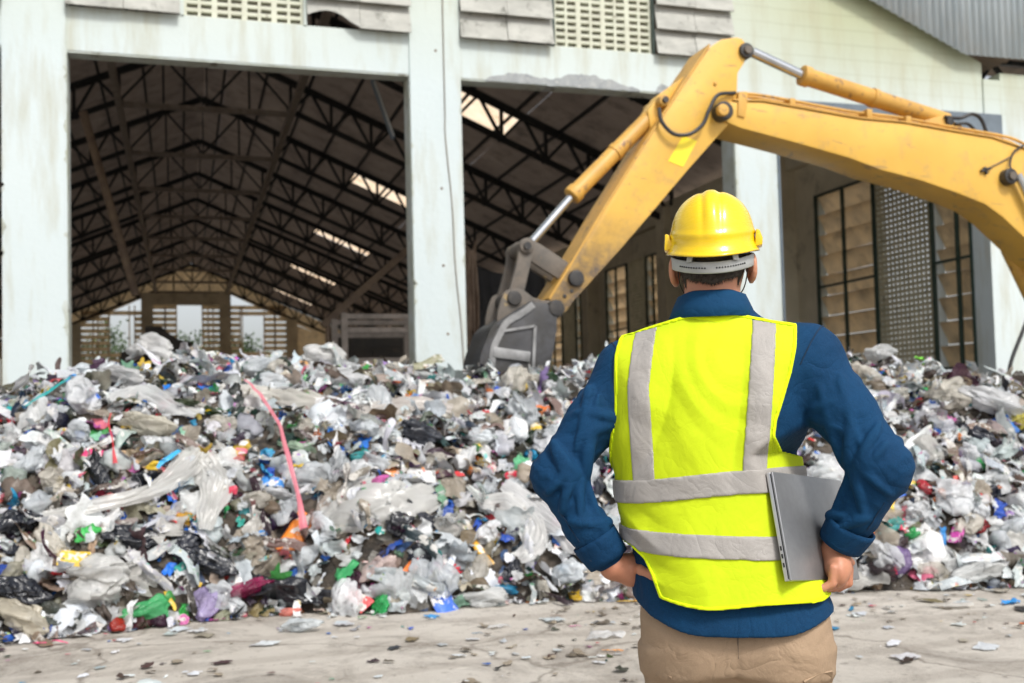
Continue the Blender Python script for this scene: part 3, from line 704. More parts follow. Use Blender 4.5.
# --- templates
def tri(x): return np.abs((x % 1.) * 2 - 1) * 2 - 1
def ico(sub):
    bm = bmesh.new(); bmesh.ops.create_icosphere(bm, subdivisions=sub, radius=1.)
    V = np.array([v.co[:] for v in bm.verts]); Fc = np.array([[v.index for v in f.verts] for f in bm.faces]); bm.free(); return V, Fc
def crumple(P, r, amp, f0=.9, octs=5):
    s = np.zeros(len(P)); a = 1.; tot = 0; octs = min(octs, 4)
    Q = P + .35 * np.stack([np.sin(P @ r.normal(size=3) * 2 + r.random() * 6) for _ in range(3)], 1)
    for o in range(octs):
        for _ in range(2):
            n = r.normal(size=3); n /= np.linalg.norm(n)
            s += a * tri(Q @ n * f0 * 1.75 ** o * .5 + r.random()); tot += a
        a *= .5
    return amp * s / tot * 2.2
def lump(sub, seed, flat=.5, amp=.5):
    r = np.random.default_rng(seed); V, Fc = ico(sub)
    d = 1 + crumple(V, r, amp); V = V * d[:, None]
    V += .16 * np.stack([crumple(V + 7 * k, r, 1., 1.3, 4) for k in range(3)], 1)
    V *= [1, r.uniform(.55, 1), flat * r.uniform(.7, 1.2)]; V /= np.abs(V).max(); return V, Fc
def sheet(n, seed, amp=.2, droop=.3, torn=.35, asp=None):
    r = np.random.default_rng(seed); g = np.linspace(-1, 1, n); U, Vv = np.meshgrid(g, g); U, Vv = U.ravel(), Vv.ravel()
    # square -> rounded irregular outline
    th = np.arctan2(Vv, U); rr = np.maximum(abs(U), abs(Vv)); k = 1 + torn * sum(r.normal() * .35 * np.cos(th * f + r.random() * 6) for f in (1, 2, 3, 5, 8))
    sq = r.uniform(.2, .8); x = U * (1 - sq) + rr * np.cos(th) * sq; y = Vv * (1 - sq) + rr * np.sin(th) * sq
    x, y = x * k, y * k * (asp or r.uniform(.4, 1))
    P = np.stack([x, y, 0 * x], 1)
    z = crumple(P * 1.3, r, amp, 1.1, 5 if n > 8 else 3) - droop * (x * x * r.uniform(0, 1) + y * y * r.uniform(0, 1))
    x = x + .35 * crumple(P + 3, r, amp, 1., 3); y = y + .35 * crumple(P + 9, r, amp, 1., 3)
    P = np.stack([x, y, z], 1); i = np.arange(n * n).reshape(n, n)
    Fc = np.stack([i[:-1, :-1], i[:-1, 1:], i[1:, 1:], i[1:, :-1]], -1).reshape(-1, 4); P -= P.mean(0); return P / np.abs(P).max(), Fc
def frame_to(n, ang):
    n = n / np.linalg.norm(n); a = np.cross(n, [.3, .9, .1]); a /= np.linalg.norm(a); b = np.cross(n, a)
    c, s = math.cos(ang), math.sin(ang); return np.stack([a * c + b * s, -a * s + b * c, n], 1)
def batch(templates, P, N, size, cols, lift, tilt=.5):
    Vs = []; Fs = []; Cs = []; off_ = 0
    size = np.where(cols.max(1) - cols.min(1) > .22, np.minimum(size * .8, .11), size)
    for i in range(len(P)):
        T, Fc = templates[rng.integers(len(templates))]
        n = N[i] + rng.normal(size=3) * tilt; R = frame_to(n, rng.random() * 6.28)
        V = (T * size[i]) @ R.T + P[i] + N[i] * lift * size[i]
        V[:, 2] = np.maximum(V[:, 2], .004 + .01 * rng.random()) if P[i][2] < .25 else V[:, 2]
        Vs.append(V); Fs.append(Fc + off_); off_ += len(V); Cs.append(np.broadcast_to(np.r_[cols[i], 1.], (len(V), 4)))
    return np.concatenate(Vs), np.concatenate(Fs), np.concatenate(Cs)
PAL = [((.64, .68, .71), 22), ((.48, .51, .53), 13), ((.78, .81, .84), 24), ((.40, .35, .28), 8), ((.20, .16, .12), 10), ((.06, .05, .04), 9), ((.025, .028, .035), 8),
       ((.02, .13, .50), 3.2), ((.03, .30, .58), 2.2), ((.55, .04, .05), 2.6), ((.66, .16, .22), 2.2), ((.05, .36, .10), 1.9), ((.22, .46, .30), 1.4), ((.70, .20, .03), 2.), ((.72, .50, .05), 1.9), ((.55, .12, .38), 1.2), ((.04, .38, .38), 1.6), ((.30, .20, .45), 1.)]
pw = np.array([w for _, w in PAL]); pw = pw / pw.sum(); pc = np.array([c for c, _ in PAL])
def pick(n, boost=1.):
    w = pw.copy(); w[7:] *= boost; w /= w.sum()
    return np.clip(pc[rng.choice(len(pc), n, p=w)] * rng.uniform(.7, 1.2, (n, 1)) + rng.normal(size=(n, 3)) * .015, .01, .85)
def scatter(n, x0=-3.5, x1=11.5, ymax=11.2):
    X = rng.uniform(x0, x1, n * 3); Y = rng.uniform(5.7, ymax, n * 3); yf = np.interp(X, _ex, _ey)
    ok = (Y > yf - .08) & ((Y < 10.3) | (rng.random(n * 3) < .4)); X, Y = X[ok][:n], Y[ok][:n]
    return np.c_[X, Y, np.maximum(heap_z(X, Y), 0)], heap_n(X, Y)
# the mound itself
xs = np.arange(-9, 15.6, .06); ys = np.arange(5.6, 24, .06)
X, Y = np.meshgrid(xs, ys); Z = heap_z(X, Y); Z = np.where(Z > 0, Z + .03 * fbm(X * 9, Y * 9, 3, 1.), Z)
nx, ny = len(xs), len(ys); i = np.arange(nx * ny).reshape(ny, nx)
Fq = np.stack([i[:-1, :-1], i[:-1, 1:], i[1:, 1:], i[1:, :-1]], -1).reshape(-1, 4)
zf = Z.ravel(); Fq = Fq[(zf[Fq] > -.025).any(1)]
inside_side = (X.ravel() < 14.7) | (Y.ravel() < 16.4); Fq = Fq[inside_side[Fq].all(1)]
m, nt, out = newmat('compacted_waste')
v = nd(nt, 'ShaderNodeTexVoronoi', Scale=11.); tc = nt.nodes.new('ShaderNodeTexCoord'); nt.links.new(tc.outputs['Object'], v.inputs['Vector'])
sp = nt.nodes.new('ShaderNodeSeparateColor'); nt.links.new(v.outputs['Color'], sp.inputs[0])
c = ramp(nt, sp.outputs[0], [(0, (.03, .027, .024)), (.3, (.08, .065, .05)), (.55, (.15, .125, .10)), (.8, (.32, .31, .28)), (.9, (.10, .09, .08)), (.95, (.05, .12, .28)), (1, (.4, .12, .1))], 'CONSTANT')
k = ramp(nt, noise(nt, 8, 6, .7), [(.4, (0, 0, 0)), (.7, (.8, .8, .8))]); c = mix(nt, k, c, (.11, .085, .06))
pbsdf(nt, out, c, .8, normal=bump(nt, noise(nt, 18, 8, .7, dist=1.), 1., .06))
heap = add('garbage_heap', np.c_[X.ravel(), Y.ravel(), zf], Fq, m, smooth=True, kind='stuff', label='long mound of compacted mixed plastic waste in front of the warehouse')
# loose waste that nobody could count, three layers in one object each
L2 = [lump(3, s, .6) for s in range(26)]; L3 = [lump(4, 100 + s, .6, .42) for s in range(14)]
SH = [sheet(13, 200 + s) for s in range(30)]; SC = [sheet(5, 300 + s, .25, .2, .25) for s in range(30)]; BIG = [sheet(30, 400 + s, .2, .35, .3) for s in range(12)]
STR = [sheet(9, 500 + s, .3, .5, .1, asp=.14) for s in range(14)]
def sizes(n, lo, hi, p=1.6): return lo + (hi - lo) * rng.random(n) ** p
n = 2000; P, N = scatter(n); n = len(P)
V, Fc, C = batch(L2, P, N, sizes(n, .04, .13), pick(n, 1.3), .25)
add('loose_waste', V, Fc, WM['mixc'], smooth=True, cols=C, kind='stuff', label='small crumpled plastic pieces packed all over the garbage heap')
n = 3600; P, N = scatter(n); n = len(P)
V, Fc, C = batch(SH, P, N, sizes(n, .05, .19, 1.9), pick(n, 1.6), .22, .7)
add('loose_film', V, Fc, WM['mix'], smooth=True, cols=C, kind='stuff', label='torn plastic film packed all over the garbage heap')
n = 8000; P, N = scatter(n); n = len(P)
V, Fc, C = batch(SC, P, N, sizes(n, .014, .07), pick(n, 2.6), .9, .9)
V2, F2, C2 = batch(STR, P[:3200], N[:3200], sizes(3200, .07, .30), pick(3200, .5) * .85, .25, .45)
add('loose_scraps', np.concatenate([V, V2]), np.concatenate([Fc, F2 + len(V)]), WM['mixp'], smooth=False, cols=np.concatenate([C, C2]), kind='stuff', label='small coloured wrappers and scraps packed all over the garbage heap')
n = 5200; P, N = scatter(n); n = len(P)
cc = pick(n, 2.2); wh = rng.random(n) < .30; cc[wh] = np.array([.80, .82, .83]) * rng.uniform(.85, 1.05, (wh.sum(), 1))
V, Fc, C = batch([sheet(8, 600 + s, .35, .2, .4) for s in range(26)], P, N, sizes(n, .025, .085, 1.5), cc, .9, .8)
add('loose_wrappers', V, Fc, WM['mixc'], smooth=True, cols=C, kind='stuff', label='small bright wrappers and film shreds lying on top of the garbage heap')
# crumbs of waste and dirt on the yard in front of the heap
n = 5200; X = rng.uniform(-4, 9, n); Y = np.interp(X, _ex, _ey) - rng.random(n) ** 2.4 * 2.8; kp = fbm(X * 1.1, Y * 1.6, 3, 6.) + rng.normal(size=n) * .25 > .28 ; X, Y = X[kp], Y[kp]; n = len(X); P = np.c_[X, Y, 0 * X + .004]; N = np.tile([0, 0, 1.], (n, 1))
cc = pick(n, .8); dk = rng.random(n) < .5; cc[dk] = np.array([.24, .20, .15]) * rng.uniform(.5, 1.6, (dk.sum(), 1))
V, Fc, C = batch(SC, P, N, sizes(n, .004, .05, 3.2), cc, .12, .25)
n = 420; X = rng.uniform(-4, 9, n); Y = np.interp(X, _ex, _ey) - .03 - rng.random(n) ** 2.6 * 2.2
V3, F3, C3 = batch([(t[0] * [1, 1, .35], t[1]) for t in SH], np.c_[X, Y, 0 * X + .006], np.tile([0, 0, 1.], (n, 1)), sizes(n, .02, .10, 2.2), pick(n, 1.6), .1, .06)
V, Fc, C = np.concatenate([V, V3]), np.concatenate([Fc, F3 + len(V)]), np.concatenate([C, C3])
add('yard_litter', V, Fc, WM['mix'], smooth=False, cols=C, kind='stuff', label='small crumbs of waste and dirt strewn over the yard in front of the heap')
# --- hard shapes as templates
def bottle_t():
    mb = MB().tube([(0, 0, -1), (0, 0, -.97), (0, 0, -.5), (0, 0, -.4), (0, 0, .3), (0, 0, .55), (0, 0, .72), (0, 0, .98)], [.2, .27, .28, .25, .28, .24, .1, .1], 14)
    r = np.random.default_rng(5); V = np.array(mb.V); V[:, :2] *= (1 + .12 * crumple(V * 2, r, 1.))[:, None]; return V[:, [2, 0, 1]], mb.F
def pouch_t(seed):
    r = np.random.default_rng(seed); g = 12; u = np.linspace(-1, 1, g); U, Vv = np.meshgrid(u, u); U, Vv = U.ravel(), Vv.ravel() * .62
    h = .16 * np.clip(1 - U ** 4, 0, 1) * np.clip(1 - (Vv / .62) ** 4, 0, 1); P = np.stack([U, Vv, 0 * U], 1); w = crumple(P, r, .07)
    V = np.concatenate([np.stack([U, Vv, h + w], 1), np.stack([U, Vv, -h + w - .004], 1)]); i = np.arange(g * g).reshape(g, g)
    q = np.stack([i[:-1, :-1], i[:-1, 1:], i[1:, 1:], i[1:, :-1]], -1).reshape(-1, 4); return V, np.concatenate([q, q[:, ::-1] + g * g])
def card_t(seed):
    r = np.random.default_rng(seed); V, Fc = sheet(9, seed, .12, .15, .22); 
    V2 = V + [0, 0, -.05]; n = len(V); return np.concatenate([V, V2]), np.concatenate([Fc, Fc[:, ::-1] + n])
def to_mesh(name, VF, mat, smooth=True):
    V, Fc = VF; o = add(name, V, Fc if isinstance(Fc, np.ndarray) else [tuple(f) for f in Fc], mat, smooth=smooth); me = o.data; bpy.data.objects.remove(o); return me
def mm(name, temps, mat): return [to_mesh(name, t, WM[mat]) for t in temps]
HB = [lump(5, 700 + s, .62, .40) for s in range(7)]
T_bag = mm('bag', HB, 'bag'); T_film = mm('film', BIG, 'film'); T_black = mm('black', [lump(5, 800 + s, .5, .5) for s in range(4)] + [sheet(34, 820 + s, .26, .4, .4) for s in range(4)], 'black')
T_rag = mm('cloth', [sheet(26, 840 + s, .3, .5, .2) for s in range(4)], 'solid'); T_solid = mm('scrap', [sheet(16, 860 + s, .28, .3, .3) for s in range(7)], 'solid')
T_pouch = mm('pouch', [pouch_t(880 + s) for s in range(5)], 'print'); T_card = mm('card', [card_t(900 + s) for s in range(4)], 'card'); T_bot = mm('bottle', [bottle_t()], 'bag')
T_str = mm('strip', [sheet(22, 920 + s, .25, .5, .08, asp=.12) for s in range(5)], 'solid')
def piece(name, mesh, P, n, ang, size, color, stretch=(1, 1, 1), **kw):
    o = bpy.data.objects.new(name, mesh); col.objects.link(o); R = frame_to(np.asarray(n, float), ang)
    Mx = Matrix([[*R[0], P[0]], [*R[1], P[1]], [*R[2], P[2]], [0, 0, 0, 1]]); sc = Matrix.Diagonal((size * stretch[0], size * stretch[1], size * stretch[2], 1))
    o.matrix_world = Mx @ sc; o.color = (*color, 1); return tag(o, **kw)
def screen_spots(n, lo=(0, 352), hi=(1024, 640), mind=14):
    out_ = []; tries = 0
    while len(out_) < n and tries < n * 60:
        tries += 1; px, py = rng.uniform(lo[0], hi[0]), rng.uniform(lo[1], hi[1])
        if 640 < px < 790 and py > 330: continue
        if any((px - a) ** 2 + (py - b) ** 2 < mind ** 2 for a, b, _ in out_): continue
        h = heap_hit(px, py)
        if h is None or h[2] < .02 or h[1] > 10.2: continue
        out_.append((px, py, h))
    return out_
GB = (.64, .65, .64)
HER = [
 ('plastic_bag', T_bag, 130, 545, 60, (.014, .016, .022), 'large black bag below the long white film at left', 'rubbish bag', 1, .3, (1, .7, .9), 'b'),
 ('plastic_bag', T_black, 22, 528, 56, (.012, .014, .02), 'black bag bulging at the left picture edge above a second black bag', 'rubbish bag', 2, .9, (1, .9, 1), ''),
 ('plastic_bag', T_black, 18, 595, 62, (.012, .014, .02), 'lowest black bag at the left picture edge just above the dirty cream sack', 'rubbish bag', 0, .2, (1, .7, 1), ''),
 ('sack', T_bag, 28, 622, 72, (.60, .55, .44), 'dirty cream sack at the left foot of the heap', 'sack', 3, .1, (1, .8, .8), ''),
 ('plastic_bag', T_bag, 98, 583, 66, (.70, .70, .68), 'milky white bag under the red cloth at left', 'plastic bag', 4, .4, (1, .8, 1), ''),
 ('cloth_scrap', T_rag, 60, 568, 30, (.55, .04, .05), 'crumpled red cloth between the two black bags at left', 'cloth', 1, 1., (1, .6, 1), ''),
 ('work_glove', T_rag, 92, 548, 26, (.50, .36, .25), 'beige glove lying on the black bag at left', 'glove', 2, 2., (1, .5, 1), ''),
 ('plastic_bag', T_black, 208, 568, 56, (.014, .016, .022), 'shiny black bag left of the magenta bundle', 'rubbish bag', 1, .1, (1, .7, .9), ''),
 ('plastic_bag', T_bag, 145, 618, 52, (.10, .52, .20), 'green and clear shopping bag at the foot of the heap', 'plastic bag', 5, .8, (1, .9, .9), ''),
 ('plastic_bag', T_bag, 205, 605, 40, (.45, .38, .62), 'pale lilac bag at the foot of the heap', 'plastic bag', 0, 1.8, (1, .8, .8), ''),
 ('pink_flyer', T_solid, 52, 645, 34, (.80, .10, .24), 'bright pink paper lying flat on the ground at left', 'paper', 2, .1, (1, .5, .25), 'g'),
 ('plastic_bag', T_bag, 248, 590, 48, (.32, .02, .10), 'dark magenta plastic bundle at the foot of the heap', 'plastic bag', 6, .8, (1, .6, .8), ''),
 ('plastic_bag', T_black, 290, 596, 86, (.016, .018, .024), 'long black bag stretched along the foot of the heap below the pink ribbon', 'rubbish bag', 5, .1, (1, .5, 1), ''),
 ('plastic_bag', T_bag, 305, 632, 44, (.62, .66, .68), 'bluish clear bag on the ground in front of the long black bag', 'plastic bag', 2, .3, (1, .6, .7), ''),
 ('toy_scrap', T_bag, 288, 616, 24, (.80, .26, .20), 'coral pink plastic lump at the foot of the heap', 'plastic scrap', 1, .3, (1, .7, .8), ''),
 ('juice_carton', T_pouch, 297, 537, 42, (.84, .25, .03), 'orange and white carton beside the pink ribbon', 'carton', 0, 1.15, (1, .75, 1.3), ''),
 ('plastic_bag', T_bag, 382, 568, 48, (.70, .56, .52), 'pinkish clear bag left of the orange packet', 'plastic bag', 3, .5, (1, .8, .9), ''),
 ('packet', T_pouch, 411, 569, 18, (.86, .20, .03), 'small orange packet right of the pinkish clear bag', 'packet', 1, 1.4, (1, .9, 1), ''),
 ('cloth_scrap', T_solid, 447, 571, 26, (.66, .02, .05), 'red folded scrap near the foot of the heap', 'plastic scrap', 3, .7, (1, .5, 1), ''),
 ('packet', T_pouch, 480, 556, 28, (.85, .45, .04), 'yellow and orange packet lying slanted near the foot of the heap', 'packet', 2, 2.7, (1, .5, 1), ''),
 ('plastic_bag', T_bag, 383, 607, 28, (.03, .45, .12), 'bright green bag at the foot of the heap', 'plastic bag', 4, .7, (1, .7, .8), ''),
 ('plastic_bag', T_pouch, 440, 605, 38, (.05, .16, .66), 'blue and white detergent pouch at the foot of the heap', 'pouch', 3, 2.6, (1, 1., 1.2), ''),
 ('plastic_bag', T_bag, 482, 606, 56, (.66, .67, .66), 'clear bag lying on the ground right of the blue and white pouch', 'plastic bag', 5, .2, (1, .6, .7), ''),
 ('plastic_bag', T_black, 398, 528, 42, (.012, .013, .018), 'glossy black bag beside the draped white film in the middle', 'rubbish bag', 0, 1.4, (1, .9, 1), ''),
 ('plastic_bag', T_black, 418, 440, 44, (.02, .024, .034), 'black bag on the upper middle of the heap', 'rubbish bag', 3, .4, (1, .7, 1), ''),
 ('cardboard_scrap', T_card, 298, 372, 24, (.50, .28, .12), 'brown cardboard corner standing on the crest', 'cardboard', 0, 1.2, (1, 1, 1), 'v'),
 ('cardboard_scrap', T_card, 366, 369, 20, (.55, .31, .14), 'small brown cardboard piece on the crest right of the round white bag', 'cardboard', 2, .6, (1, .8, 1), 'v'),
 ('plastic_bag', T_bag, 325, 366, 44, (.74, .74, .73), 'round white bag on the crest between two cardboard pieces', 'plastic bag', 0, .5, (1, .9, 1.1), ''),
 ('plastic_bag', T_bag, 345, 388, 56, (.76, .77, .78), 'bulging bright white bag just below the crest', 'plastic bag', 3, 0., (1, .7, .9), ''),
 ('plastic_bag', T_bag, 150, 366, 62, (.72, .72, .71), 'white bag forming the left peak of the heap', 'plastic bag', 6, 2.7, (1, .6, 1), ''),
 ('plastic_bag', T_bag, 118, 386, 60, (.66, .66, .66), 'white bag on the left shoulder of the heap below the left peak', 'plastic bag', 2, 2.8, (1, .5, .8), ''),
 ('blue_bag', T_solid, 168, 392, 30, (.01, .20, .68), 'crumpled bright blue bag near the left peak', 'plastic bag', 0, 1.2, (1, .6, 1.2), ''),
 ('blue_bag', T_solid, 206, 391, 18, (.01, .15, .62), 'small blue plastic right of the bright blue bag near the left peak', 'plastic scrap', 3, .3, (1, .8, 1), ''),
 ('plastic_bag', T_black, 112, 401, 32, (.02, .025, .05), 'navy cloth above the grey sheet on the left slope', 'cloth', 6, .1, (1, .4, .8), ''),
 ('plastic_bag', T_bag, 142, 432, 64, (.64, .61, .52), 'big yellowish white bag on the left slope', 'plastic bag', 1, .1, (1, .5, .9), ''),
 ('food_wrapper', T_pouch, 86, 459, 28, (.62, .03, .16), 'crimson and blue biscuit wrapper on the left slope', 'food wrapper', 4, .1, (1, .9, 1), ''),
 ('cloth_scrap', T_card, 132, 463, 30, (.42, .29, .18), 'tan paper bundle beside dark bags on the left slope', 'paper', 1, .4, (1, .9, 1.4), ''),
 ('rubbish_bag', T_black, 102, 476, 46, (.013, .015, .02), 'dark bag left of the tan paper bundle', 'rubbish bag', 7, 2.2, (1, .5, 1.2), ''),
 ('rubbish_bag', T_black, 140, 487, 44, (.013, .015, .02), 'dark bag directly below the tan paper bundle', 'rubbish bag', 4, .6, (1, .9, 1.2), ''),
 ('green_bag', T_bag, 189, 456, 22, (.22, .55, .36), 'pale green bag above the draped white film at left', 'plastic bag', 2, .6, (1, .8, .9), ''),
 ('pink_bag', T_bag, 236, 463, 20, (.74, .20, .20), 'salmon pink bag left of the pink ribbon', 'plastic bag', 5, .6, (1, .8, .9), ''),
 ('food_tub', T_bag, 186, 522, 20, (.66, .38, .04), 'amber yellow tub in the hollow under the draped film', 'tub', 0, .1, (1, 1, 1), ''),
 ('green_film', T_film, 300, 452, 46, (.42, .58, .42), 'pale green clear film right of the pink ribbon', 'plastic film', 3, 2.6, (1, .35, .8), ''),
 ('blue_scrap', T_solid, 336, 432, 22, (.01, .20, .66), 'upper bright blue plastic piece in the middle of the heap', 'plastic scrap', 1, .8, (1, .7, 1), ''),
 ('blue_scrap', T_solid, 334, 448, 24, (.01, .18, .62), 'lower bright blue plastic piece in the middle of the heap', 'plastic scrap', 2, 2.5, (1, .7, 1), ''),
 ('blue_scrap', T_solid, 363, 446, 22, (.01, .16, .60), 'blue plastic piece beside the green cap in the middle of the heap', 'plastic scrap', 5, .2, (1, .8, 1), ''),
 ('blue_bag', T_solid, 414, 400, 22, (.02, .22, .64), 'bright blue bag below the crest in the middle', 'plastic bag', 4, 1.2, (1, .8, 1), ''),
 ('packet', T_pouch, 396, 476, 22, (.82, .28, .08), 'orange and white box end in the middle of the heap', 'packet', 0, .1, (1, .9, 1), ''),
 ('blue_box', T_pouch, 273, 484, 20, (.03, .24, .66), 'blue folded box above white paper left of centre', 'box', 1, .2, (1, .9, 1), ''),
 ('plastic_bag', T_bag, 277, 496, 34, (.74, .76, .78), 'white paper bag under the blue folded box', 'paper bag', 6, .1, (1, .5, .8), ''),
 ('plastic_bag', T_bag, 985, 412, 74, (.70, .71, .72), 'large pale clear bag on the right slope', 'plastic bag', 2, 2.7, (1, .6, .8), ''),
 ('rubbish_bag', T_black, 968, 438, 44, (.015, .018, .03), 'black bag under the large pale bag on the right slope', 'rubbish bag', 2, 2.8, (1, .5, .8), ''),
 ('plastic_bag', T_bag, 1018, 425, 34, (.62, .55, .10), 'yellow clear bag at the right picture edge', 'plastic bag', 4, .5, (1, .7, .8), ''),
 ('plastic_bag', T_bag, 880, 362, 44, (.62, .63, .63), 'whitish bag on the crest right of the shoulder', 'plastic bag', 5, .5, (1, .7, .8), ''),
 ('green_scrap', T_solid, 920, 362, 16, (.20, .70, .05), 'lime green plastic on the right crest', 'plastic scrap', 2, .5, (1, .8, 1), ''),
 ('toy_scrap', T_solid, 914, 386, 20, (.75, .45, .04), 'golden yellow plastic piece on the right slope below the lime one', 'plastic scrap', 5, 1.5, (1, .6, 1), ''),
 ('rubbish_bag', T_black, 1002, 495, 34, (.012, .014, .025), 'black bag beside blue tape on the right slope', 'rubbish bag', 6, .5, (1, .8, 1), ''),
 ('blue_bag', T_solid, 1010, 604, 26, (.01, .26, .66), 'bright blue bag on the ground at the right picture edge', 'plastic bag', 1, .5, (1, .6, .8), 'g'),
 ('blue_scrap', T_solid, 881, 580, 20, (.01, .28, .72), 'bright blue plastic on the ground beside the right hand', 'plastic scrap', 3, .2, (1, .5, .8), 'g'),
 ('plastic_bag', T_bag, 975, 575, 60, (.66, .67, .66), 'clear bag lying at the right foot of the heap', 'plastic bag', 0, .2, (1, .5, .7), ''),
 ('plastic_bag', T_bag, 875, 470, 40, (.70, .58, .52), 'peach coloured clear bag beside the right sleeve', 'plastic bag', 1, .9, (1, .7, .8), ''),
 ('green_bag', T_bag, 890, 528, 30, (.10, .46, .42), 'teal bag below the right sleeve', 'plastic bag', 4, .3, (1, .6, .8), ''),
 ('plastic_bag', T_film, 606, 638, 44, (.66, .66, .66), 'torn white bag lying alone on the ground left of the trousers', 'plastic bag', 1, .4, (1, .6, .6), 'g'),
 ('orange_scrap', T_solid, 612, 652, 22, (.75, .30, .05), 'small orange scrap in front of the torn white bag on the ground', 'plastic scrap', 4, .1, (1, .4, .3), 'g'),
 ('plastic_film', T_film, 498, 628, 26, (.62, .62, .62), 'small torn white film alone on the ground in the middle', 'plastic film', 5, .6, (1, .5, .5), 'g'),
 ('plastic_film', T_film, 955, 608, 44, (.60, .58, .54), 'flat torn film on the ground right of the hand', 'plastic film', 7, .1, (1, .4, .3), 'g'),
 ('blue_scrap', T_solid, 478, 634, 12, (.03, .14, .28), 'dark blue scrap alone on the ground in the middle', 'plastic scrap', 2, .1, (1, .5, .3), 'g'),
 ('pink_scrap', T_solid, 576, 627, 13, (.62, .10, .34), 'small pink scrap on the ground in front of the heap', 'plastic scrap', 2, .1, (1, .5, .3), 'g'),
 ('cardboard_scrap', T_card, 628, 603, 24, (.66, .42, .06), 'mustard yellow card on the ground left of the shirt hem', 'cardboard', 2, .1, (1, .4, .3), 'g'),
]
KINDS = [
 ('plastic_bag', T_bag, 90, (.10, .21), [(.70, .74, .77), (.62, .66, .69), (.80, .82, .84), (.60, .57, .50)], 'crumpled whitish see-through plastic bag on the garbage heap', 'plastic bag', 'whitish plastic bags on the heap', .28),
 ('plastic_film', T_film, 66, (.11, .24), [(.68, .71, .73), (.54, .53, .50), (.78, .80, .80), (.42, .37, .30)], 'flattened dusty grey plastic film on the garbage heap', 'plastic film', 'dusty plastic film on the heap', .18),
 ('rubbish_bag', T_black, 16, (.10, .22), [(.012, .013, .017), (.02, .022, .03)], 'torn black rubbish bag on the garbage heap', 'rubbish bag', 'black bags on the heap', .2),
 ('blue_scrap', T_solid, 18, (.05, .11), [(.01, .14, .58), (.02, .24, .62), (.01, .06, .35)], 'bright blue plastic scrap on the garbage heap', 'plastic scrap', 'blue plastic scraps on the heap', .6),
 ('red_scrap', T_solid, 14, (.04, .10), [(.62, .03, .04), (.70, .12, .10), (.66, .05, .12)], 'red plastic scrap on the garbage heap', 'plastic scrap', 'red plastic scraps on the heap', .6),
 ('green_scrap', T_solid, 12, (.04, .10), [(.04, .40, .08), (.10, .45, .22), (.03, .33, .27)], 'green plastic scrap on the garbage heap', 'plastic scrap', 'green plastic scraps on the heap', .6),
 ('food_wrapper', T_pouch, 30, (.05, .11), [(.75, .22, .03), (.74, .50, .04), (.5, .05, .32), (.7, .1, .1), (.1, .3, .6), (.6, .6, .6)], 'flattened printed food wrapper on the garbage heap', 'food wrapper', 'printed wrappers on the heap', .7),
 ('cardboard_scrap', T_card, 12, (.08, .15), [(.38, .23, .12), (.42, .28, .16)], 'torn brown cardboard scrap on the garbage heap', 'cardboard', 'cardboard scraps on the heap', .4),
 ('plastic_bottle', T_bot, 10, (.09, .13), [(.6, .62, .62), (.5, .6, .65), (.66, .66, .6)], 'dented clear plastic bottle on the garbage heap', 'bottle', 'plastic bottles on the heap', .5)]
AVOID = [(236, 402), (262, 420), (281, 445), (295, 475), (305, 508), (315, 545), (112, 430), (112, 460), (60, 524), (100, 516), (140, 505), (170, 488), (192, 470), (206, 462), (212, 490), (207, 520), (352, 512), (385, 502), (415, 505), (505, 508), (530, 524), (535, 548), (520, 562), (540, 515), (575, 545), (50, 405), (168, 470)]
def do_kinds(): pass
sp_all = [q for q in screen_spots(340) if not any((q[0] - a) ** 2 + (q[1] - b) ** 2 < 15 ** 2 for a, b in AVOID) and not any((q[0] - h_[2]) ** 2 + (q[1] - h_[3]) ** 2 < (h_[4] * .42) ** 2 for h_ in HER)]; ii = 0
for (nm, T, cnt, (lo_, hi_), cl, lab, cat, grp, lf) in KINDS:
    for _ in range(cnt):
        if ii >= len(sp_all): break
        px, py, h = sp_all[ii]; ii += 1
        n_ = heap_n(h[0:1], h[1:2])[0]; s_ = rng.uniform(lo_, hi_); P_ = h + n_ * s_ * lf
        P_[2] = max(P_[2], s_ * .45)
        piece(nm, T[rng.integers(len(T))], P_, n_ + rng.normal(size=3) * .3, rng.random() * 6.28, s_, np.clip(np.array(cl[rng.integers(len(cl))]) * rng.uniform(.85, 1.12), 0, .9), label=lab, cat=cat, group=grp)
# --- the pieces one can point at in the photograph
def hero(name, T, px, py, wpx, color, label, cat, k=0, ang=0., st=(1, 1, 1), lf=.35, mat=None, n=None, ground=False):
    h = heap_hit(px, py)
    if h is None or ground: h = onZ(px, py) if ground else (O + ray(px, py) * 11.)
    zc_ = (h - O) @ Rf; s_ = wpx / 2 * zc_ / F
    n_ = np.array([0, 0, 1.]) if ground else heap_n(h[0:1], h[1:2])[0]
    if n is not None: n_ = np.array(n, float)
    P_ = h + n_ * s_ * lf * (.5 if ground else 1)
    return piece(name, T[k % len(T)], P_, n_, ang, s_, color, st, label=label, cat=cat)
for (nm, T, px, py, w, c_, lab, cat, k, ang, st, fl) in HER:
    o = hero(nm, T, px, py, w * 1.12, c_, lab, cat, k, ang, st, ground=(fl == 'g'), n=((-.2, -1, .5) if fl == 'v' else None))
    if fl == 'b':
        o.data = T_black[1]
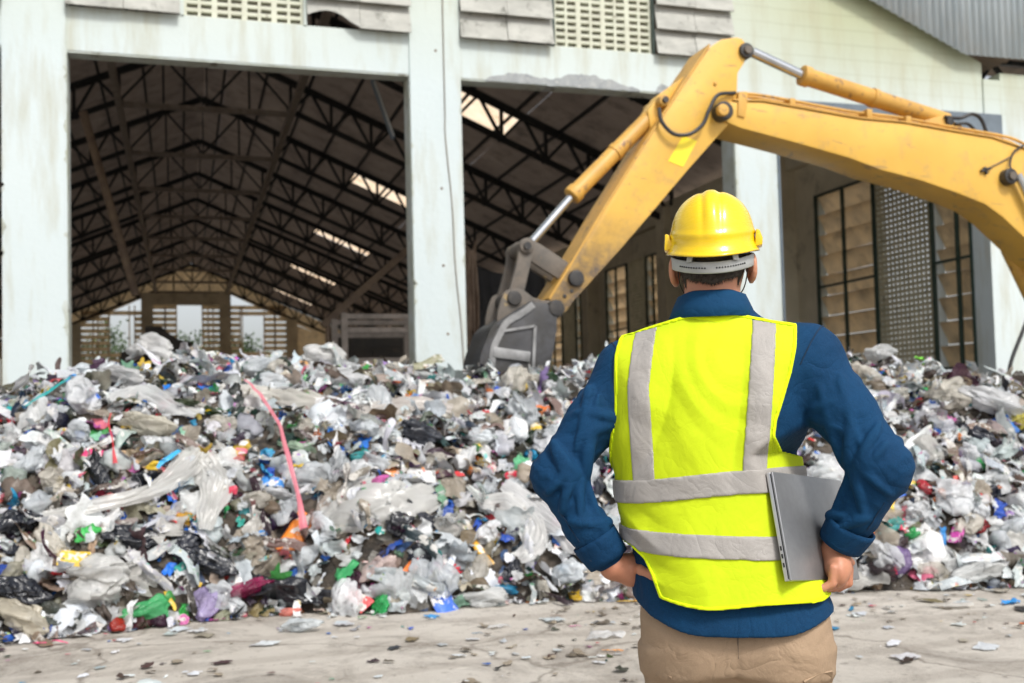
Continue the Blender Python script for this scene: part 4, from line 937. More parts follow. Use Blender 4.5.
# draped films and ribbons that follow the slope
def drape(name, pix, wid, mat, color, label, cat, folds=5, seed=1, nv=17, lift=.10, famp=.35):
    pts = catmull(pix, 9); L = []
    for q in pts:
        h = heap_hit(q[0], q[1]); L.append(h if h is not None else O + ray(*q[:2]) * 10.8)
    L = np.array(L); k = np.ones(7) / 7
    L = np.stack([np.convolve(np.pad(L[:, i], 3, 'edge'), k, 'valid') for i in range(3)], 1)
    m_ = len(L); W_ = np.interp(np.linspace(0, 1, m_), np.linspace(0, 1, len(wid)), wid); V = []
    r = np.random.default_rng(seed); ph = r.random(6) * 6
    for i in range(m_):
        t = L[min(i + 1, m_ - 1)] - L[max(i - 1, 0)]; t /= np.linalg.norm(t) + 1e-9; n_ = heap_n(L[i:i+1, 0], L[i:i+1, 1])[0]; b = np.cross(t, n_); b /= np.linalg.norm(b)
        for j in range(nv):
            u = j / (nv - 1) * 2 - 1; s = i / m_
            f = tri(u * folds / 2 + .3 * math.sin(s * 9 + ph[0]) + ph[1]) * .6 + tri(u * folds * 1.3 + s * 3 + ph[2]) * .4
            wu = u + .12 * math.sin(s * 14 + ph[3] + u * 3)
            V.append(L[i] + b * W_[i] * wu + n_ * (lift + W_[i] * famp * f - W_[i] * .35 * u * u))
    Fc = np.array([(i * nv + j, i * nv + j + 1, (i + 1) * nv + j + 1, (i + 1) * nv + j) for i in range(m_ - 1) for j in range(nv - 1)])
    o = add(name, V, Fc, mat, smooth=True, label=label, cat=cat); o.color = (*color, 1); return o
drape('plastic_film', [(40, 527), (90, 518), (140, 505), (170, 488), (192, 470), (204, 462)], [.03, .055, .06, .08, .12, .10], WM['film'], (.68, .68, .66), 'long twisted white film running down the left slope', 'plastic film', 5, 3, lift=.13)
drape('plastic_film', [(200, 466), (212, 480), (214, 500), (208, 520), (203, 540)], [.09, .12, .11, .08, .04], WM['film'], (.66, .66, .64), 'white film hanging over the hollow at the upper end of the twisted film', 'plastic film', 6, 4, lift=.12)
drape('plastic_film', [(325, 525), (352, 512), (385, 502), (410, 505), (440, 500)], [.10, .17, .19, .16, .10], WM['film'], (.64, .64, .62), 'broad greyish white film spread across the lower middle of the heap', 'plastic film', 7, 5)
drape('plastic_film', [(470, 512), (505, 508), (530, 524), (535, 548), (515, 566)], [.06, .10, .12, .10, .05], WM['film'], (.74, .74, .73), 'white film looping around near the left elbow', 'plastic film', 6, 6)
drape('plastic_film', [(500, 490), (540, 515), (575, 545), (598, 562)], [.06, .10, .10, .05], WM['film'], (.70, .70, .70), 'white film stretched down to the left cuff', 'plastic film', 6, 7)
drape('plastic_film', [(235, 398), (270, 402), (310, 408), (345, 420)], [.08, .12, .10, .06], WM['film'], (.60, .58, .53), 'wide beige film below the crest at the upper end of the pink ribbon', 'plastic film', 5, 8)
drape('plastic_film', [(345, 425), (380, 415), (420, 412), (455, 418)], [.06, .10, .10, .05], WM['film'], (.62, .58, .54), 'rosy grey film on the upper middle slope', 'plastic film', 5, 9)
drape('plastic_film', [(105, 412), (140, 400), (172, 412), (200, 425)], [.06, .11, .10, .05], WM['film'], (.62, .63, .63), 'grey white sheet fanned out below the navy cloth', 'plastic film', 5, 10)
drape('pink_ribbon', [(236, 402), (262, 420), (281, 445), (295, 475), (305, 508), (315, 545)], [.010, .016, .012, .018, .014, .030], WM['film'], (.78, .24, .30), 'long pink plastic ribbon curving down the middle of the heap', 'ribbon', 2, 11, 7, .22, .25)
drape('red_ribbon', [(112, 430), (110, 445), (113, 462), (115, 480)], [.004, .006, .005, .018], WM['film'], (.72, .04, .06), 'thin red ribbon hanging on the left slope', 'ribbon', 2, 12, 5, .16, .2)
drape('teal_strip', [(30, 420), (45, 408), (58, 400), (70, 391)], [.010, .020, .014, .008], WM['film'], (.02, .42, .42), 'teal plastic strip on the far left slope', 'plastic strip', 2, 13, 7, .12, .2)
drape('blue_film', [(156, 483), (163, 474), (172, 468), (178, 464)], [.012, .02, .018, .012], WM['solid'], (.04, .40, .72), 'sky blue film strip beside the hanging white film', 'plastic strip', 3, 14, 7, .15)
# ================================================================== EXCAVATOR
ex = empty('excavator', (12.6, 10.3, 0), label='yellow excavator reaching in from the right with its worn steel bucket on the heap', cat='excavator')
exo = Matrix.Translation((-12.6, -10.3, 0))
def E(mb, name, mat, parent=ex, **kw):
    o = mb.build(name, mat, parent, **kw)
    if parent is ex: o.matrix_parent_inverse = exo
    return o
def pp(Y, *pts): return [(onY(a, b, Y)[0], onY(a, b, Y)[2]) for a, b in pts]
def P3(px, py, Y): return onY(px, py, Y)
def smoothpoly(poly, it=1):
    P = np.array(poly)
    for _ in range(it):
        Q = []
        for i in range(len(P)):
            a, b = P[i], P[(i + 1) % len(P)]; Q += [a * .78 + b * .22, a * .22 + b * .78]
        P = np.array(Q)
    return [tuple(p) for p in P]
yB, yS = 10.0, 10.03
boom = pp(yB, (733, 101), (763, 101.7), (859, 118.8), (904, 123), (950, 131), (992, 138), (1024, 149), (1062, 172), (1105, 215), (1150, 290), (1196, 378), (1172, 396), (1130, 345), (1085, 295), (1050, 262), (1024, 237), (1003, 217), (985, 204), (959, 193.5), (920, 180), (880, 169.5), (850, 158), (790, 141), (741, 128), (722, 120), (720, 105))
E(MB().prism(boom, yB, yB + .50), 'boom', M['yellow'], bevel=.018)
flange = MB()
top = boom[0:11]
for i in range(len(top) - 1):
    (a, b), (c, d) = top[i], top[i + 1]; flange.bar((a, yB + .25, b + .012), (c, yB + .25, d + .012), .535, .016)
E(flange, 'top_flange', M['yellow_trim'])
stick = pp(yS, (736.6, 37), (742, 38.5), (746, 43), (745, 62), (738, 73), (737, 100), (736.6, 110), (731, 122), (719, 135), (704, 152), (688, 170), (650, 215), (620, 250), (590, 283), (573, 302), (566, 312), (557, 315), (549, 311), (547, 302), (569.5, 268), (604, 210), (640, 151.7), (660, 121), (684, 83.7), (697, 64), (710, 47), (722, 39))
E(MB().prism(stick, yS, yS + .42), 'stick', M['yellow'], bevel=.016)
edge = MB(); lo = pp(yS, (549, 299), (569.5, 266), (604, 208), (640, 150), (684, 81.5), (709, 45))
for (a, b), (c, d) in zip(lo, lo[1:]): edge.bar((a, yS + .21, b), (c, yS + .21, d), .46, .02)
E(edge, 'stick_flange', M['yellow_trim'])
# sticker, pins, bosses
E(MB().prism(pp(yS, (668, 161), (683, 167), (697, 141), (683, 136)), yS - .004, yS + .02), 'sticker', M['decal'])
def pin(px, py, r, y0, y1, name='pin', mat='pin', inner=None):
    p_ = P3(px, py, y0); mb = MB().tube([(p_[0], y0, p_[2]), (p_[0], y0 + .012, p_[2]), (p_[0], y1, p_[2])], [r * .9, r, r], 20)
    o = E(mb, name, M[mat], smooth=False, bevel=.004)
    if inner:
        i_ = MB().tube([(p_[0] - .0, y0 - .03, p_[2]), (p_[0], y0 + .005, p_[2])], r * inner, 16).build('pin_cap', M['pin'] if mat != 'pin' else M['linkage'], o)
        if o.parent is ex: i_.matrix_parent_inverse = Matrix.Identity(4)
    return p_
pin(725.6, 110, .10, yB - .10, yB + .60, 'pivot_pin', 'pin'); pin(724, 109.5, .065, yB - .14, yB - .08, 'pivot_boss', 'yellow_trim')
pin(747.5, 50, .085, yS - .04, yS + .46, 'stick_pin', 'pin', .5)
pin(1012, 176, .095, yB - .10, yB + .62, 'boom_cylinder_pin', 'pin', .5)
pin(716, 83, .02, yS - .02, yS, 'bolt', 'yellow_trim')
# bracket on the stick side for the bucket cylinder
E(MB().prism(pp(yS, (652, 108), (664, 91), (690, 72), (676, 96), (655, 128)), yS + .1, yS + .32), 'cylinder_bracket', M['yellow'], bevel=.01)
pin(665, 100, .065, yS + .0, yS + .42, 'bracket_pin', 'yellow_trim', .5)
# bucket cylinder on top of the stick
ym = yS + .20
def cyl(a, b, c, rb, rr, y, nm):
    A, B, C = P3(*a, y), P3(*b, y), P3(*c, y); d = (B - A) / np.linalg.norm(B - A)
    o = E(MB().tube([A, A + d * .03, B - d * .10, B - d * .095, B - d * .01, B], [rb * .8, rb, rb, rb * 1.17, rb * 1.17, rb * .9], 20), nm, M['yellow_trim'], bevel=.003)
    mid = A + (B - A) * .52; k = MB().tube([mid - d * .03, mid + d * .03], rb * 1.12, 20).build('band', M['yellow_trim'], o)
    k2 = MB().tube([B - d * .02, C], rr, 16).build('rod', M['chrome'], o, smooth=True); return o
cyl((663, 104), (571, 197), (528, 246), .085, .042, ym, 'bucket_cylinder')
cyl((948, 122), (801, 75), (752, 52), .098, .055, yS + .21, 'stick_cylinder')
E(MB().prism(pp(yB, (930, 118), (950, 112), (968, 122), (985, 137), (930, 129)), yB + .12, yB + .40), 'cylinder_bracket', M['yellow_trim'], bevel=.01)
pin(951, 121, .05, yB + .08, yB + .46, 'cylinder_pin', 'pin')
for yy in (yB - .09, yB + .56):
    a = P3(1012, 176, yB); b = (a[0] + .42, yy, a[2] - .78); d = np.array(b) - [a[0], yy, a[2]]; A = np.array([a[0], yy, a[2]])
    e2 = A + d * 2.3
    o = E(MB().tube([A + d * .95, A + d * 1.0, e2], [.085, .09, .09], 18), 'boom_cylinder', M['yellow_trim'], bevel=.004)
    MB().tube([A, A + d * .98], .045, 14).build('rod', M['chrome'], o, smooth=True)
# linkage
lk = lambda pts, y0, y1, nm='link': E(MB().prism(smoothpoly(pp(yS, *pts)), y0, y1), nm, M['linkage'], bevel=.008)
for y0 in (yS - .02, yS + .36):
    lk([(519, 243), (526, 237), (534, 240), (533, 252), (522, 300), (516, 306), (508, 303), (508, 294), (517, 262)], y0, y0 + .07)
for y0 in (yS + .06, yS + .29):
    lk([(523, 238), (532, 236), (580, 268), (585, 278), (580, 286), (572, 285), (526, 256), (520, 248)], y0, y0 + .06)
pin(527, 246, .075, yS - .05, yS + .46, 'link_pin', 'linkage', .5)
pin(577, 278, .085, yS - .05, yS + .46, 'link_pin', 'pin')
pin(515, 298, .075, yS - .06, yS + .46, 'link_pin', 'pin')
pin(557, 308, .085, yS - .14, yS + .56, 'bucket_pin', 'pin')
for q in ((565, 296), (572, 291)): pin(*q, .022, yS - .01, yS + .03, 'bolt', 'pin')
# bucket: shell of constant section between two side plates, with ears
yk0, yk1 = 9.90, 10.50
out_px = [(557, 316), (547, 303), (534.6, 302), (524.7, 308), (509.8, 317.5), (494.8, 328), (489, 341), (483, 358), (483, 376), (488, 394), (500, 406), (540, 408), (550, 370), (557, 330)]
side = pp(yk0, *out_px)
bk = empty('bucket', (3.4, 10.2, 2)); bk.parent = ex; bk.matrix_parent_inverse = exo
bo = Matrix.Translation((-3.4, -10.2, -2.))
def K(mb, name, mat, **kw):
    o = mb.build(name, mat, bk, **kw); o.matrix_parent_inverse = bo; return o
for y in (yk0, yk1 - .03): K(MB().prism(side, y, y + .03), 'side_plate', M['bucket'], bevel=.006)
shell = MB(); sp_ = [side[i] for i in (2, 3, 4, 5, 6, 7, 8, 9, 10)]
shx = catmull([(a, b, 0) for a, b in sp_], 4)
for (a, b, _), (c, d, _) in zip(shx, shx[1:]): shell.bar((a - .012, (yk0 + yk1) / 2, b), (c - .012, (yk0 + yk1) / 2, d), yk1 - yk0 + .02, .035)
K(shell, 'shell', M['bucket'])
rim = MB(); rp = catmull([(a, b, 0) for a, b in pp(yk0, (533, 304.5), (522, 313), (507, 322), (499, 335), (493, 350), (491, 374))], 5)
for (a, b, _), (c, d, _) in zip(rp, rp[1:]): rim.bar((a, yk0 - .008, b), (c, yk0 - .008, d), .02, .065)
K(rim, 'wear_strip', M['bucket_edge'])
K(MB().bar(P3(493, 352, yk0 - .012), P3(530, 357, yk0 - .012), .03, .10), 'wear_plate', M['bucket_edge'], bevel=.004)
K(MB().bar(P3(535, 326, yk0 - .01), P3(532, 392, yk0 - .01), .02, .03), 'wear_plate', M['bucket_edge'])
K(MB().bar(P3(503, 331, yk0 - .01), P3(535, 326, yk0 - .01), .02, .025), 'wear_plate', M['bucket_edge'])
for y in (yS - .03, yS + .39):
    K(MB().prism(smoothpoly(pp(yS, (505, 290), (520, 288), (535, 300), (560, 302), (564, 314), (548, 324), (520, 322), (498, 330), (496, 318), (500, 300))), y, y + .05), 'ear', M['linkage'], bevel=.006)
for k in range(5):
    y = yk0 + .02 + k * .125; a = P3(546, 405, yk0); K(MB().prism([(a[0] - .06, a[2]), (a[0] + .06, a[2] + .02), (a[0] + .05, a[2] - .2), (a[0] + .02, a[2] - .24)], y, y + .07), 'tooth', M['bucket_edge'], bevel=.005)
# hoses and pipes
hp = catmull([P3(659, 108, yS - .05), P3(662, 122, yS - .07), P3(674, 134, yS - .08), P3(690, 134, yS - .09), P3(703, 124, yS - .1), P3(709, 110, yS - .1), P3(718, 95, yS - .08), P3(735, 93, yS - .02)], 6)
E(MB().tube(hp, .021, 9), 'hose', M['hose'], smooth=True)
for dy, dz in ((.06, .0), (.16, .0)):
    pp_ = [P3(735, 95, yB) , P3(765, 96.5, yB), P3(850, 112, yB), P3(905, 119, yB), P3(960, 129, yB), P3(1010, 138, yB), P3(1030, 146, yB)]
    E(MB().tube(catmull([p + np.array([0, dy, .03]) for p in pp_], 6), .018, 8), 'pipe', M['yellow_trim'], smooth=True)
for q in ((793, 103.5), (870, 114), (909, 121), (745, 97)):
    a = P3(*q, yB); E(MB().box(a[0] - .035, a[0] + .035, yB + .0, yB + .22, a[2] - .04, a[2] + .06), 'pipe_clamp', M['yellow_trim'], bevel=.008)
E(MB().prism(pp(yB, (738, 92), (746, 92), (747, 100), (744, 118), (737, 116)), yB - .02, yB + .04), 'hose_plate', M['yellow_trim'], bevel=.005)
E(MB().tube(catmull([P3(945, 117, yB + .1), P3(960, 118, yB + .1), P3(972, 114, yB + .1), P3(981, 119, yB + .1), P3(987, 134, yB + .1)], 6), .022, 8), 'hose', M['hose'], smooth=True)
E(MB().tube(catmull([P3(955, 124, yB + .1), P3(968, 124, yB + .1), P3(978, 134, yB + .1)], 6), .018, 8), 'hose', M['hose'], smooth=True)
E(MB().tube(catmull([P3(1024, 145, yB - .02), P3(1014, 152, yB - .03), P3(1010, 164, yB - .05), P3(1012, 172, yB - .1)], 6), .012, 7), 'hose', M['hose'], smooth=True)
E(MB().tube(catmull([P3(1010, 157, yB - .02), P3(997, 164, yB - .015), P3(985, 170, yB - .015)], 5), .007, 6), 'wire', M['hose'], smooth=True)
E(MB().bar(P3(981, 171, yB - .02), P3(991, 168, yB - .02), .03).bar(P3(984, 167, yB - .02), P3(987, 174, yB - .02), .03), 'lamp_bracket', M['pin'], bevel=.004)
E(MB().tube(catmull([P3(1034, 300, 9.85), P3(1024, 328, 9.85), P3(1011, 362, 9.85), P3(1010, 380, 9.85), P3(1018, 392, 9.85), P3(1030, 392, 9.85)], 6), .022, 8), 'hose', M['hose'], smooth=True)
# the machine itself, just outside the picture: house, cab, counterweight, undercarriage
fx = boom[10][0]; X0 = fx - .25
E(MB().prism([(X0, 1.15), (X0 + 3.6, 1.15), (X0 + 3.9, 1.5), (X0 + 3.8, 2.4), (X0 + 3.2, 2.55), (X0 + .9, 2.5), (X0, 2.0)], 9.95 - .95, 9.95 + 1.75), 'house', M['yellow'], bevel=.05)
cabm = E(MB().prism([(X0 - .05, 1.25), (X0 + 1.6, 1.25), (X0 + 1.6, 3.0), (X0 + .35, 3.0), (X0 - .05, 2.3)], 11.0, 12.1), 'cab', M['yellow_trim'], bevel=.05)
MB().prism([(X0 + .05, 1.7), (X0 + 1.45, 1.7), (X0 + 1.45, 2.85), (X0 + .42, 2.85), (X0 + .05, 2.25)], 10.985, 12.115).build('window', M['glass'], cabm)
E(MB().box(X0 + 3.0, X0 + 4.3, 8.95, 11.75, 1.2, 2.35), 'counterweight', M['bucket'], bevel=.12)
for y in (8.9, 11.2):
    trk = E(MB().prism(smoothpoly([(X0 - 1.2, .25), (X0 - .9, .02), (X0 + 3.4, .02), (X0 + 3.8, .35), (X0 + 3.6, .9), (X0 - .8, .9), (X0 - 1.2, .6)], 2), y, y + .6), 'track', M['track'], bevel=.02)
    MB().prism(smoothpoly([(X0 - .7, .3), (X0 + 3.2, .3), (X0 + 3.2, .65), (X0 - .7, .65)]), y - .03, y + .63).build('track_frame', M['yellow_trim'], trk)
E(MB().tube([(X0 + 1.5, 10.3, .85), (X0 + 1.5, 10.3, 1.2)], .7, 24), 'turntable', M['pin'])
E(MB().box(X0 + .6, X0 + 2.4, 9.4, 11.3, .4, .86), 'carriage', M['pin'])
# ================================================================== PERSON (signed distance fields -> surface nets)
d_ = ray(729, 408); M0 = O + d_ * (2.37 / (d_ @ Rf)); M0[2] = 0
HEAD = math.atan2(M0[0], M0[1]); mx_ = np.array([math.cos(HEAD), -math.sin(HEAD), 0]); my_ = np.array([math.sin(HEAD), math.cos(HEAD), 0])
def man(px, py, ym=0.):
    d = ray(px, py); t = ((M0 - O) @ my_ + ym) / (d @ my_); p = O + d * t - M0
    return np.array([p @ mx_, ym, p[2]])
class Field:
    def __init__(s, lo, hi, h):
        s.lo = np.array(lo, float); s.h = h; s.n = np.ceil((np.array(hi) - s.lo) / h).astype(int) + 1
        s.ax = [(s.lo[i] + h * np.arange(s.n[i])).astype(np.float32) for i in range(3)]
        s.v = np.full(s.n, 1., np.float32)
    def sub(s, lo, hi):
        sl = []
        for i in range(3):
            a = max(0, int((lo[i] - s.lo[i]) / s.h)); b = min(s.n[i], int((hi[i] - s.lo[i]) / s.h) + 2); sl.append(slice(a, max(a, b)))
        sl = tuple(sl); return sl, s.ax[0][sl[0]][:, None, None], s.ax[1][sl[1]][None, :, None], s.ax[2][sl[2]][None, None, :]
    def full(s): return s.ax[0][:, None, None], s.ax[1][None, :, None], s.ax[2][None, None, :]
    def union(s, sl, d, k):
        a = s.v[sl]
        if k <= 0: s.v[sl] = np.minimum(a, d); return
        h = np.clip(.5 + .5 * (a - d) / k, 0, 1); s.v[sl] = a + (d - a) * h - k * h * (1 - h)
    def capsule(s, a, b, ra, rb, k=.02, f=None):
        a = np.array(a, float); b = np.array(b, float); m = max(ra, rb) + k + .03
        sl, x, y, z = s.sub(np.minimum(a, b) - m, np.maximum(a, b) + m); d = b - a; L = d @ d + 1e-9
        t = np.clip(((x - a[0]) * d[0] + (y - a[1]) * d[1] + (z - a[2]) * d[2]) / L, 0, 1)
        q = np.sqrt((x - a[0] - t * d[0]) ** 2 + (y - a[1] - t * d[1]) ** 2 + (z - a[2] - t * d[2]) ** 2) - (ra + (rb - ra) * t)
        s.union(sl, q.astype(np.float32), k)
    def ellipsoid(s, c, r, k=.02):
        c = np.array(c, float); r = np.array(r, float); m = k + .03
        sl, x, y, z = s.sub(c - r - m, c + r + m); u, v, w = (x - c[0]), (y - c[1]), (z - c[2])
        q = np.sqrt((u / r[0]) ** 2 + (v / r[1]) ** 2 + (w / r[2]) ** 2); g = np.sqrt((u / r[0] ** 2) ** 2 + (v / r[1] ** 2) ** 2 + (w / r[2] ** 2) ** 2) + 1e-6
        s.union(sl, (q * (q - 1) / g).astype(np.float32), k)
    def loft(s, st, k=.02, grow=0.):
        st = np.array(st); z0, z1 = st[0, 0], st[-1, 0]; m = .12
        zz = s.ax[2]; P = catmull(st, 6); P = P[np.argsort(P[:, 0])]
        cx, a, b, cy = (np.interp(zz, P[:, 0], P[:, i]).astype(np.float32)[None, None, :] for i in (1, 2, 3, 4))
        x, y, z = s.full(); u = x - cx; v = y - cy; A = a + grow; B = b + grow
        q = (np.abs(u / A) ** 2.3 + np.abs(v / B) ** 2.3) ** (1 / 2.3) + 1e-6; g = np.sqrt((u / A ** 2) ** 2 + (v / B ** 2) ** 2) + 1e-4
        d = q * (q - 1) / g; d = np.minimum(d, .3)
        d = np.maximum(d, np.maximum(z0 - z, z - z1)); s.union((slice(None),) * 3, d.astype(np.float32), k)
    def mesh(s, smooth=1):
        v = s.v; neg = v < 0; n = v.shape
        c = neg[:-1, :-1, :-1].astype(np.int8)
        for dx in (0, 1):
            for dy in (0, 1):
                for dz in (0, 1):
                    if dx + dy + dz: c = c + neg[dx:n[0] - 1 + dx, dy:n[1] - 1 + dy, dz:n[2] - 1 + dz]
        act = (c > 0) & (c < 8); I = np.argwhere(act); idx = np.full(act.shape, -1, np.int32); idx[act] = np.arange(len(I))
        acc = np.zeros((len(I), 3)); cnt = np.zeros(len(I))
        for ax in range(3):
            o1, o2 = [i for i in range(3) if i != ax]
            for a in (0, 1):
                for b in (0, 1):
                    o = np.zeros(3, int); o[o1] = a; o[o2] = b; e = o.copy(); e[ax] = 1
                    p = v[tuple((I + o).T)]; q = v[tuple((I + e).T)]; m = (p < 0) != (q < 0); t = p[m] / (p[m] - q[m])
                    pt = np.tile(o.astype(float), (m.sum(), 1)); pt[:, ax] = t; acc[m] += pt; cnt[m] += 1
        V = s.lo + (I + acc / cnt[:, None]) * s.h; Q = []
        for ax in range(3):
            o1, o2 = (ax + 1) % 3, (ax + 2) % 3
            A = [slice(None)] * 3; B = [slice(None)] * 3; A[ax] = slice(0, n[ax] - 1); B[ax] = slice(1, n[ax])
            for o in (o1, o2): A[o] = slice(1, n[o] - 1); B[o] = slice(1, n[o] - 1)
            p, q = neg[tuple(A)], neg[tuple(B)]; E_ = np.argwhere(p != q); sg = p[tuple(E_.T)]
            base = E_.copy(); base[:, o1] += 1; base[:, o2] += 1
            def cell(a, b):
                w = base.copy(); w[:, o1] -= a; w[:, o2] -= b; return idx[tuple(w.T)]
            f = np.stack([cell(1, 1), cell(0, 1), cell(0, 0), cell(1, 0)], 1); f[~sg] = f[~sg][:, ::-1]; Q.append(f)
        Q = np.concatenate(Q); Q = Q[(Q >= 0).all(1)]
        E2 = np.concatenate([Q[:, [0, 1]], Q[:, [1, 2]], Q[:, [2, 3]], Q[:, [3, 0]]]); deg = np.bincount(E2.ravel(), minlength=len(V))[:, None]
        for it in range(smooth * 2):
            S_ = np.zeros_like(V)
            for a, b in ((0, 1), (1, 0)):
                for ax in range(3): S_[:, ax] += np.bincount(E2[:, a], V[E2[:, b], ax], len(V))
            V = V + (.5 if it % 2 == 0 else -.52) * (S_ / np.maximum(deg, 1) - V)
        return V, Q
# ---- folds of cloth as a displacement of the distance, shared by shirt, vest and tape
def ridge(x, w=1.): return 1 - np.abs(((x % 1.) * 2 - 1)) ** w
def n3(x, y, z): return vnoise(x + 0 * y + 0 * z, y + 0 * x + 0 * z, z)
TORSO = [(.78, -.005, .190, .128, 0), (.86, -.012, .194, .130, 0), (.95, -.028, .188, .122, 0), (1.05, -.036, .186, .118, 0), (1.15, -.038, .192, .120, 0), (1.25, -.038, .202, .126, 0), (1.34, -.036, .206, .124, 0), (1.41, -.032, .190, .110, .0), (1.455, -.030, .150, .092, .005), (1.49, -.030, .10, .078, .008), (1.53, -.030, .072, .068, .008)]
VEST = [(.80, -.004, .204, .178, -.006), (.87, -.006, .202, .175, -.006), (.93, -.014, .202, .167, -.007), (1.0, -.030, .203, .156, -.008), (1.09, -.044, .204, .143, -.008), (1.17, -.046, .206, .141, -.006), (1.25, -.045, .210, .140, -.004), (1.33, -.042, .213, .137, 0), (1.40, -.036, .196, .118, .0), (1.45, -.030, .155, .10, .005), (1.485, -.030, .108, .084, .008), (1.53, -.030, .075, .070, .008)]
SHL, SHR = (-.222, .0, 1.388), (.168, -.0, 1.398)
ELL, ELR = (-.384, -.075, 1.160), (.314, -.085, 1.168)
WRL, WRR = (-.262, -.055, .958), (.214, -.030, .990)
def lerp(a, b, t): return np.array(a) + (np.array(b) - np.array(a)) * t
per = None
def finger(Fd, pts, r, k=.003):
    for i in range(len(pts) - 1): Fd.capsule(pts[i], pts[i + 1], r * (1 - .07 * i), r * (1 - .07 * (i + 1)), k)
# ---- laptop pose (world of the man)
LT, LB = man(770, 472, -.135), man(789, 581, -.183)
LTf = man(832, 483, .10); Ldir = LTf - LT; Ldir /= np.linalg.norm(Ldir)
Lup = LT - LB; Lh = np.linalg.norm(Lup); Lup /= Lh; Lside = np.cross(Lup, Ldir); Lside /= np.linalg.norm(Lside); Ldir = np.cross(Lside, Lup)
def lap_x(y, z):   # x of the laptop plane at (y, z)
    return LB[0] - ((y - LB[1]) * Lside[1] + (z - LB[2]) * Lside[2]) / Lside[0]
def lap_bottom(y): t = (y - LB[1]) / Ldir[1]; return LB + Ldir * t
def press(F_, off=.0125, zt=1.20):
    x, y, z = F_.full(); s_ = 1 if Lside[0] > 0 else -1
    d = ((x - LB[0]) * Lside[0] + (y - LB[1]) * Lside[1] + (z - LB[2]) * Lside[2]) * s_ + off
    d = d - np.clip((z - zt) / .05, 0, 2) * .06 - np.clip((LB[2] + .01 - z) / .05, 0, 2) * .05 * (z < LB[2] + .01)
    k = .012; h = np.clip(.5 - .5 * (F_.v - d) / k, 0, 1); F_.v = (F_.v + (d - F_.v) * h + k * h * (1 - h)).astype(np.float32)
# ---- body: one continuous skin
B = Field((-.50, -.22, -.0), (.44, .30, 1.79), .0042)
B.loft([(z, cx, a - .022, b - .022, cy) for z, cx, a, b, cy in TORSO[:-2]] + [(1.50, -.03, .066, .064, .005)], .01)
hc = np.array([-.025, .018, 1.665])
press(B, .030)
B.capsule((-.030, .005, 1.44), (-.028, .008, 1.60), .066, .060, .03)
B.ellipsoid(hc, (.078, .098, .105), .02); B.ellipsoid(hc + [0, .035, -.055], (.060, .070, .072), .03)
B.ellipsoid(hc + [0, .085, -.088], (.026, .022, .022), .02)           # chin
B.capsule(hc + [0, .092, .005], hc + [0, .112, -.030], .008, .014, .008)   # nose
B.ellipsoid(hc + [0, .095, -.060], (.024, .012, .006), .005); B.ellipsoid(hc + [0, .094, -.070], (.021, .012, .006), .005)  # lips
for s in (-1, 1):
    B.ellipsoid(hc + [s * .032, .083, .008], (.014, .013, .010), .004); B.capsule(hc + [s * .015, .093, .028], hc + [s * .045, .084, .028], .007, .006, .008)
    ec = hc + [s * .080, -.004, -.052]
    for q in range(11):     # ear: rim, lobe and hollow
        t0_, t1_ = -2.2 + q * .42, -2.2 + (q + 1) * .42
        f = lambda t: ec + [s * (.005 + .006 * math.cos(t)), -.004 - .016 * math.cos(t) * 1., .027 * math.sin(t)]
        B.capsule(f(t0_), f(t1_), .0062, .0062, .004)
    B.ellipsoid(ec + [s * .001, .002, 0], (.008, .013, .024), .005); B.ellipsoid(ec + [s * .004, .006, -.028], (.006, .008, .009), .005)
B.capsule(SHL, ELL, .045, .036, .03); B.capsule(ELL, WRL, .036, .025, .01)
B.capsule(SHR, ELR, .045, .036, .03); B.capsule(ELR, WRR, .036, .025, .01)
for s in (-1, 1):
    B.capsule((-.005 + s * .095, 0, .84), (-.005 + s * .115, .01, .48), .085, .055, .02); B.capsule((-.005 + s * .115, .01, .48), (-.005 + s * .125, -.01, .10), .052, .036, .02)
# left hand on the hip: wrist -> palm -> four fingers forward round the hip, thumb back
PL = np.array([-.222, -.030, .946]); B.capsule(lerp(ELL, WRL, .8), WRL, .030, .0265, .012); B.capsule(WRL, lerp(WRL, PL, .6), .0265, .029, .012)
B.ellipsoid(PL + [-.004, .0, 0], (.021, .040, .034), .014); B.capsule(WRL, PL + [.0, -.012, -.012], .024, .022, .012); B.capsule(WRL, PL + [.01, -.006, .012], .024, .021, .012)
for i, (dz, L_) in enumerate(((.026, 1.), (.008, 1.08), (-.010, 1.0), (-.027, .82))):
    k0 = PL + [-.003, .032, dz]; finger(B, [k0, k0 + np.array([-.002, .038, -.002]) * L_, k0 + np.array([.012, .066, -.004]) * L_, k0 + np.array([.030, .086, -.004]) * L_], .0092)
finger(B, [PL + [.004, -.018, .010], PL + [.024, -.054, .008], PL + [.050, -.086, .002], PL + [.074, -.098, -.006]], .0115, .006)
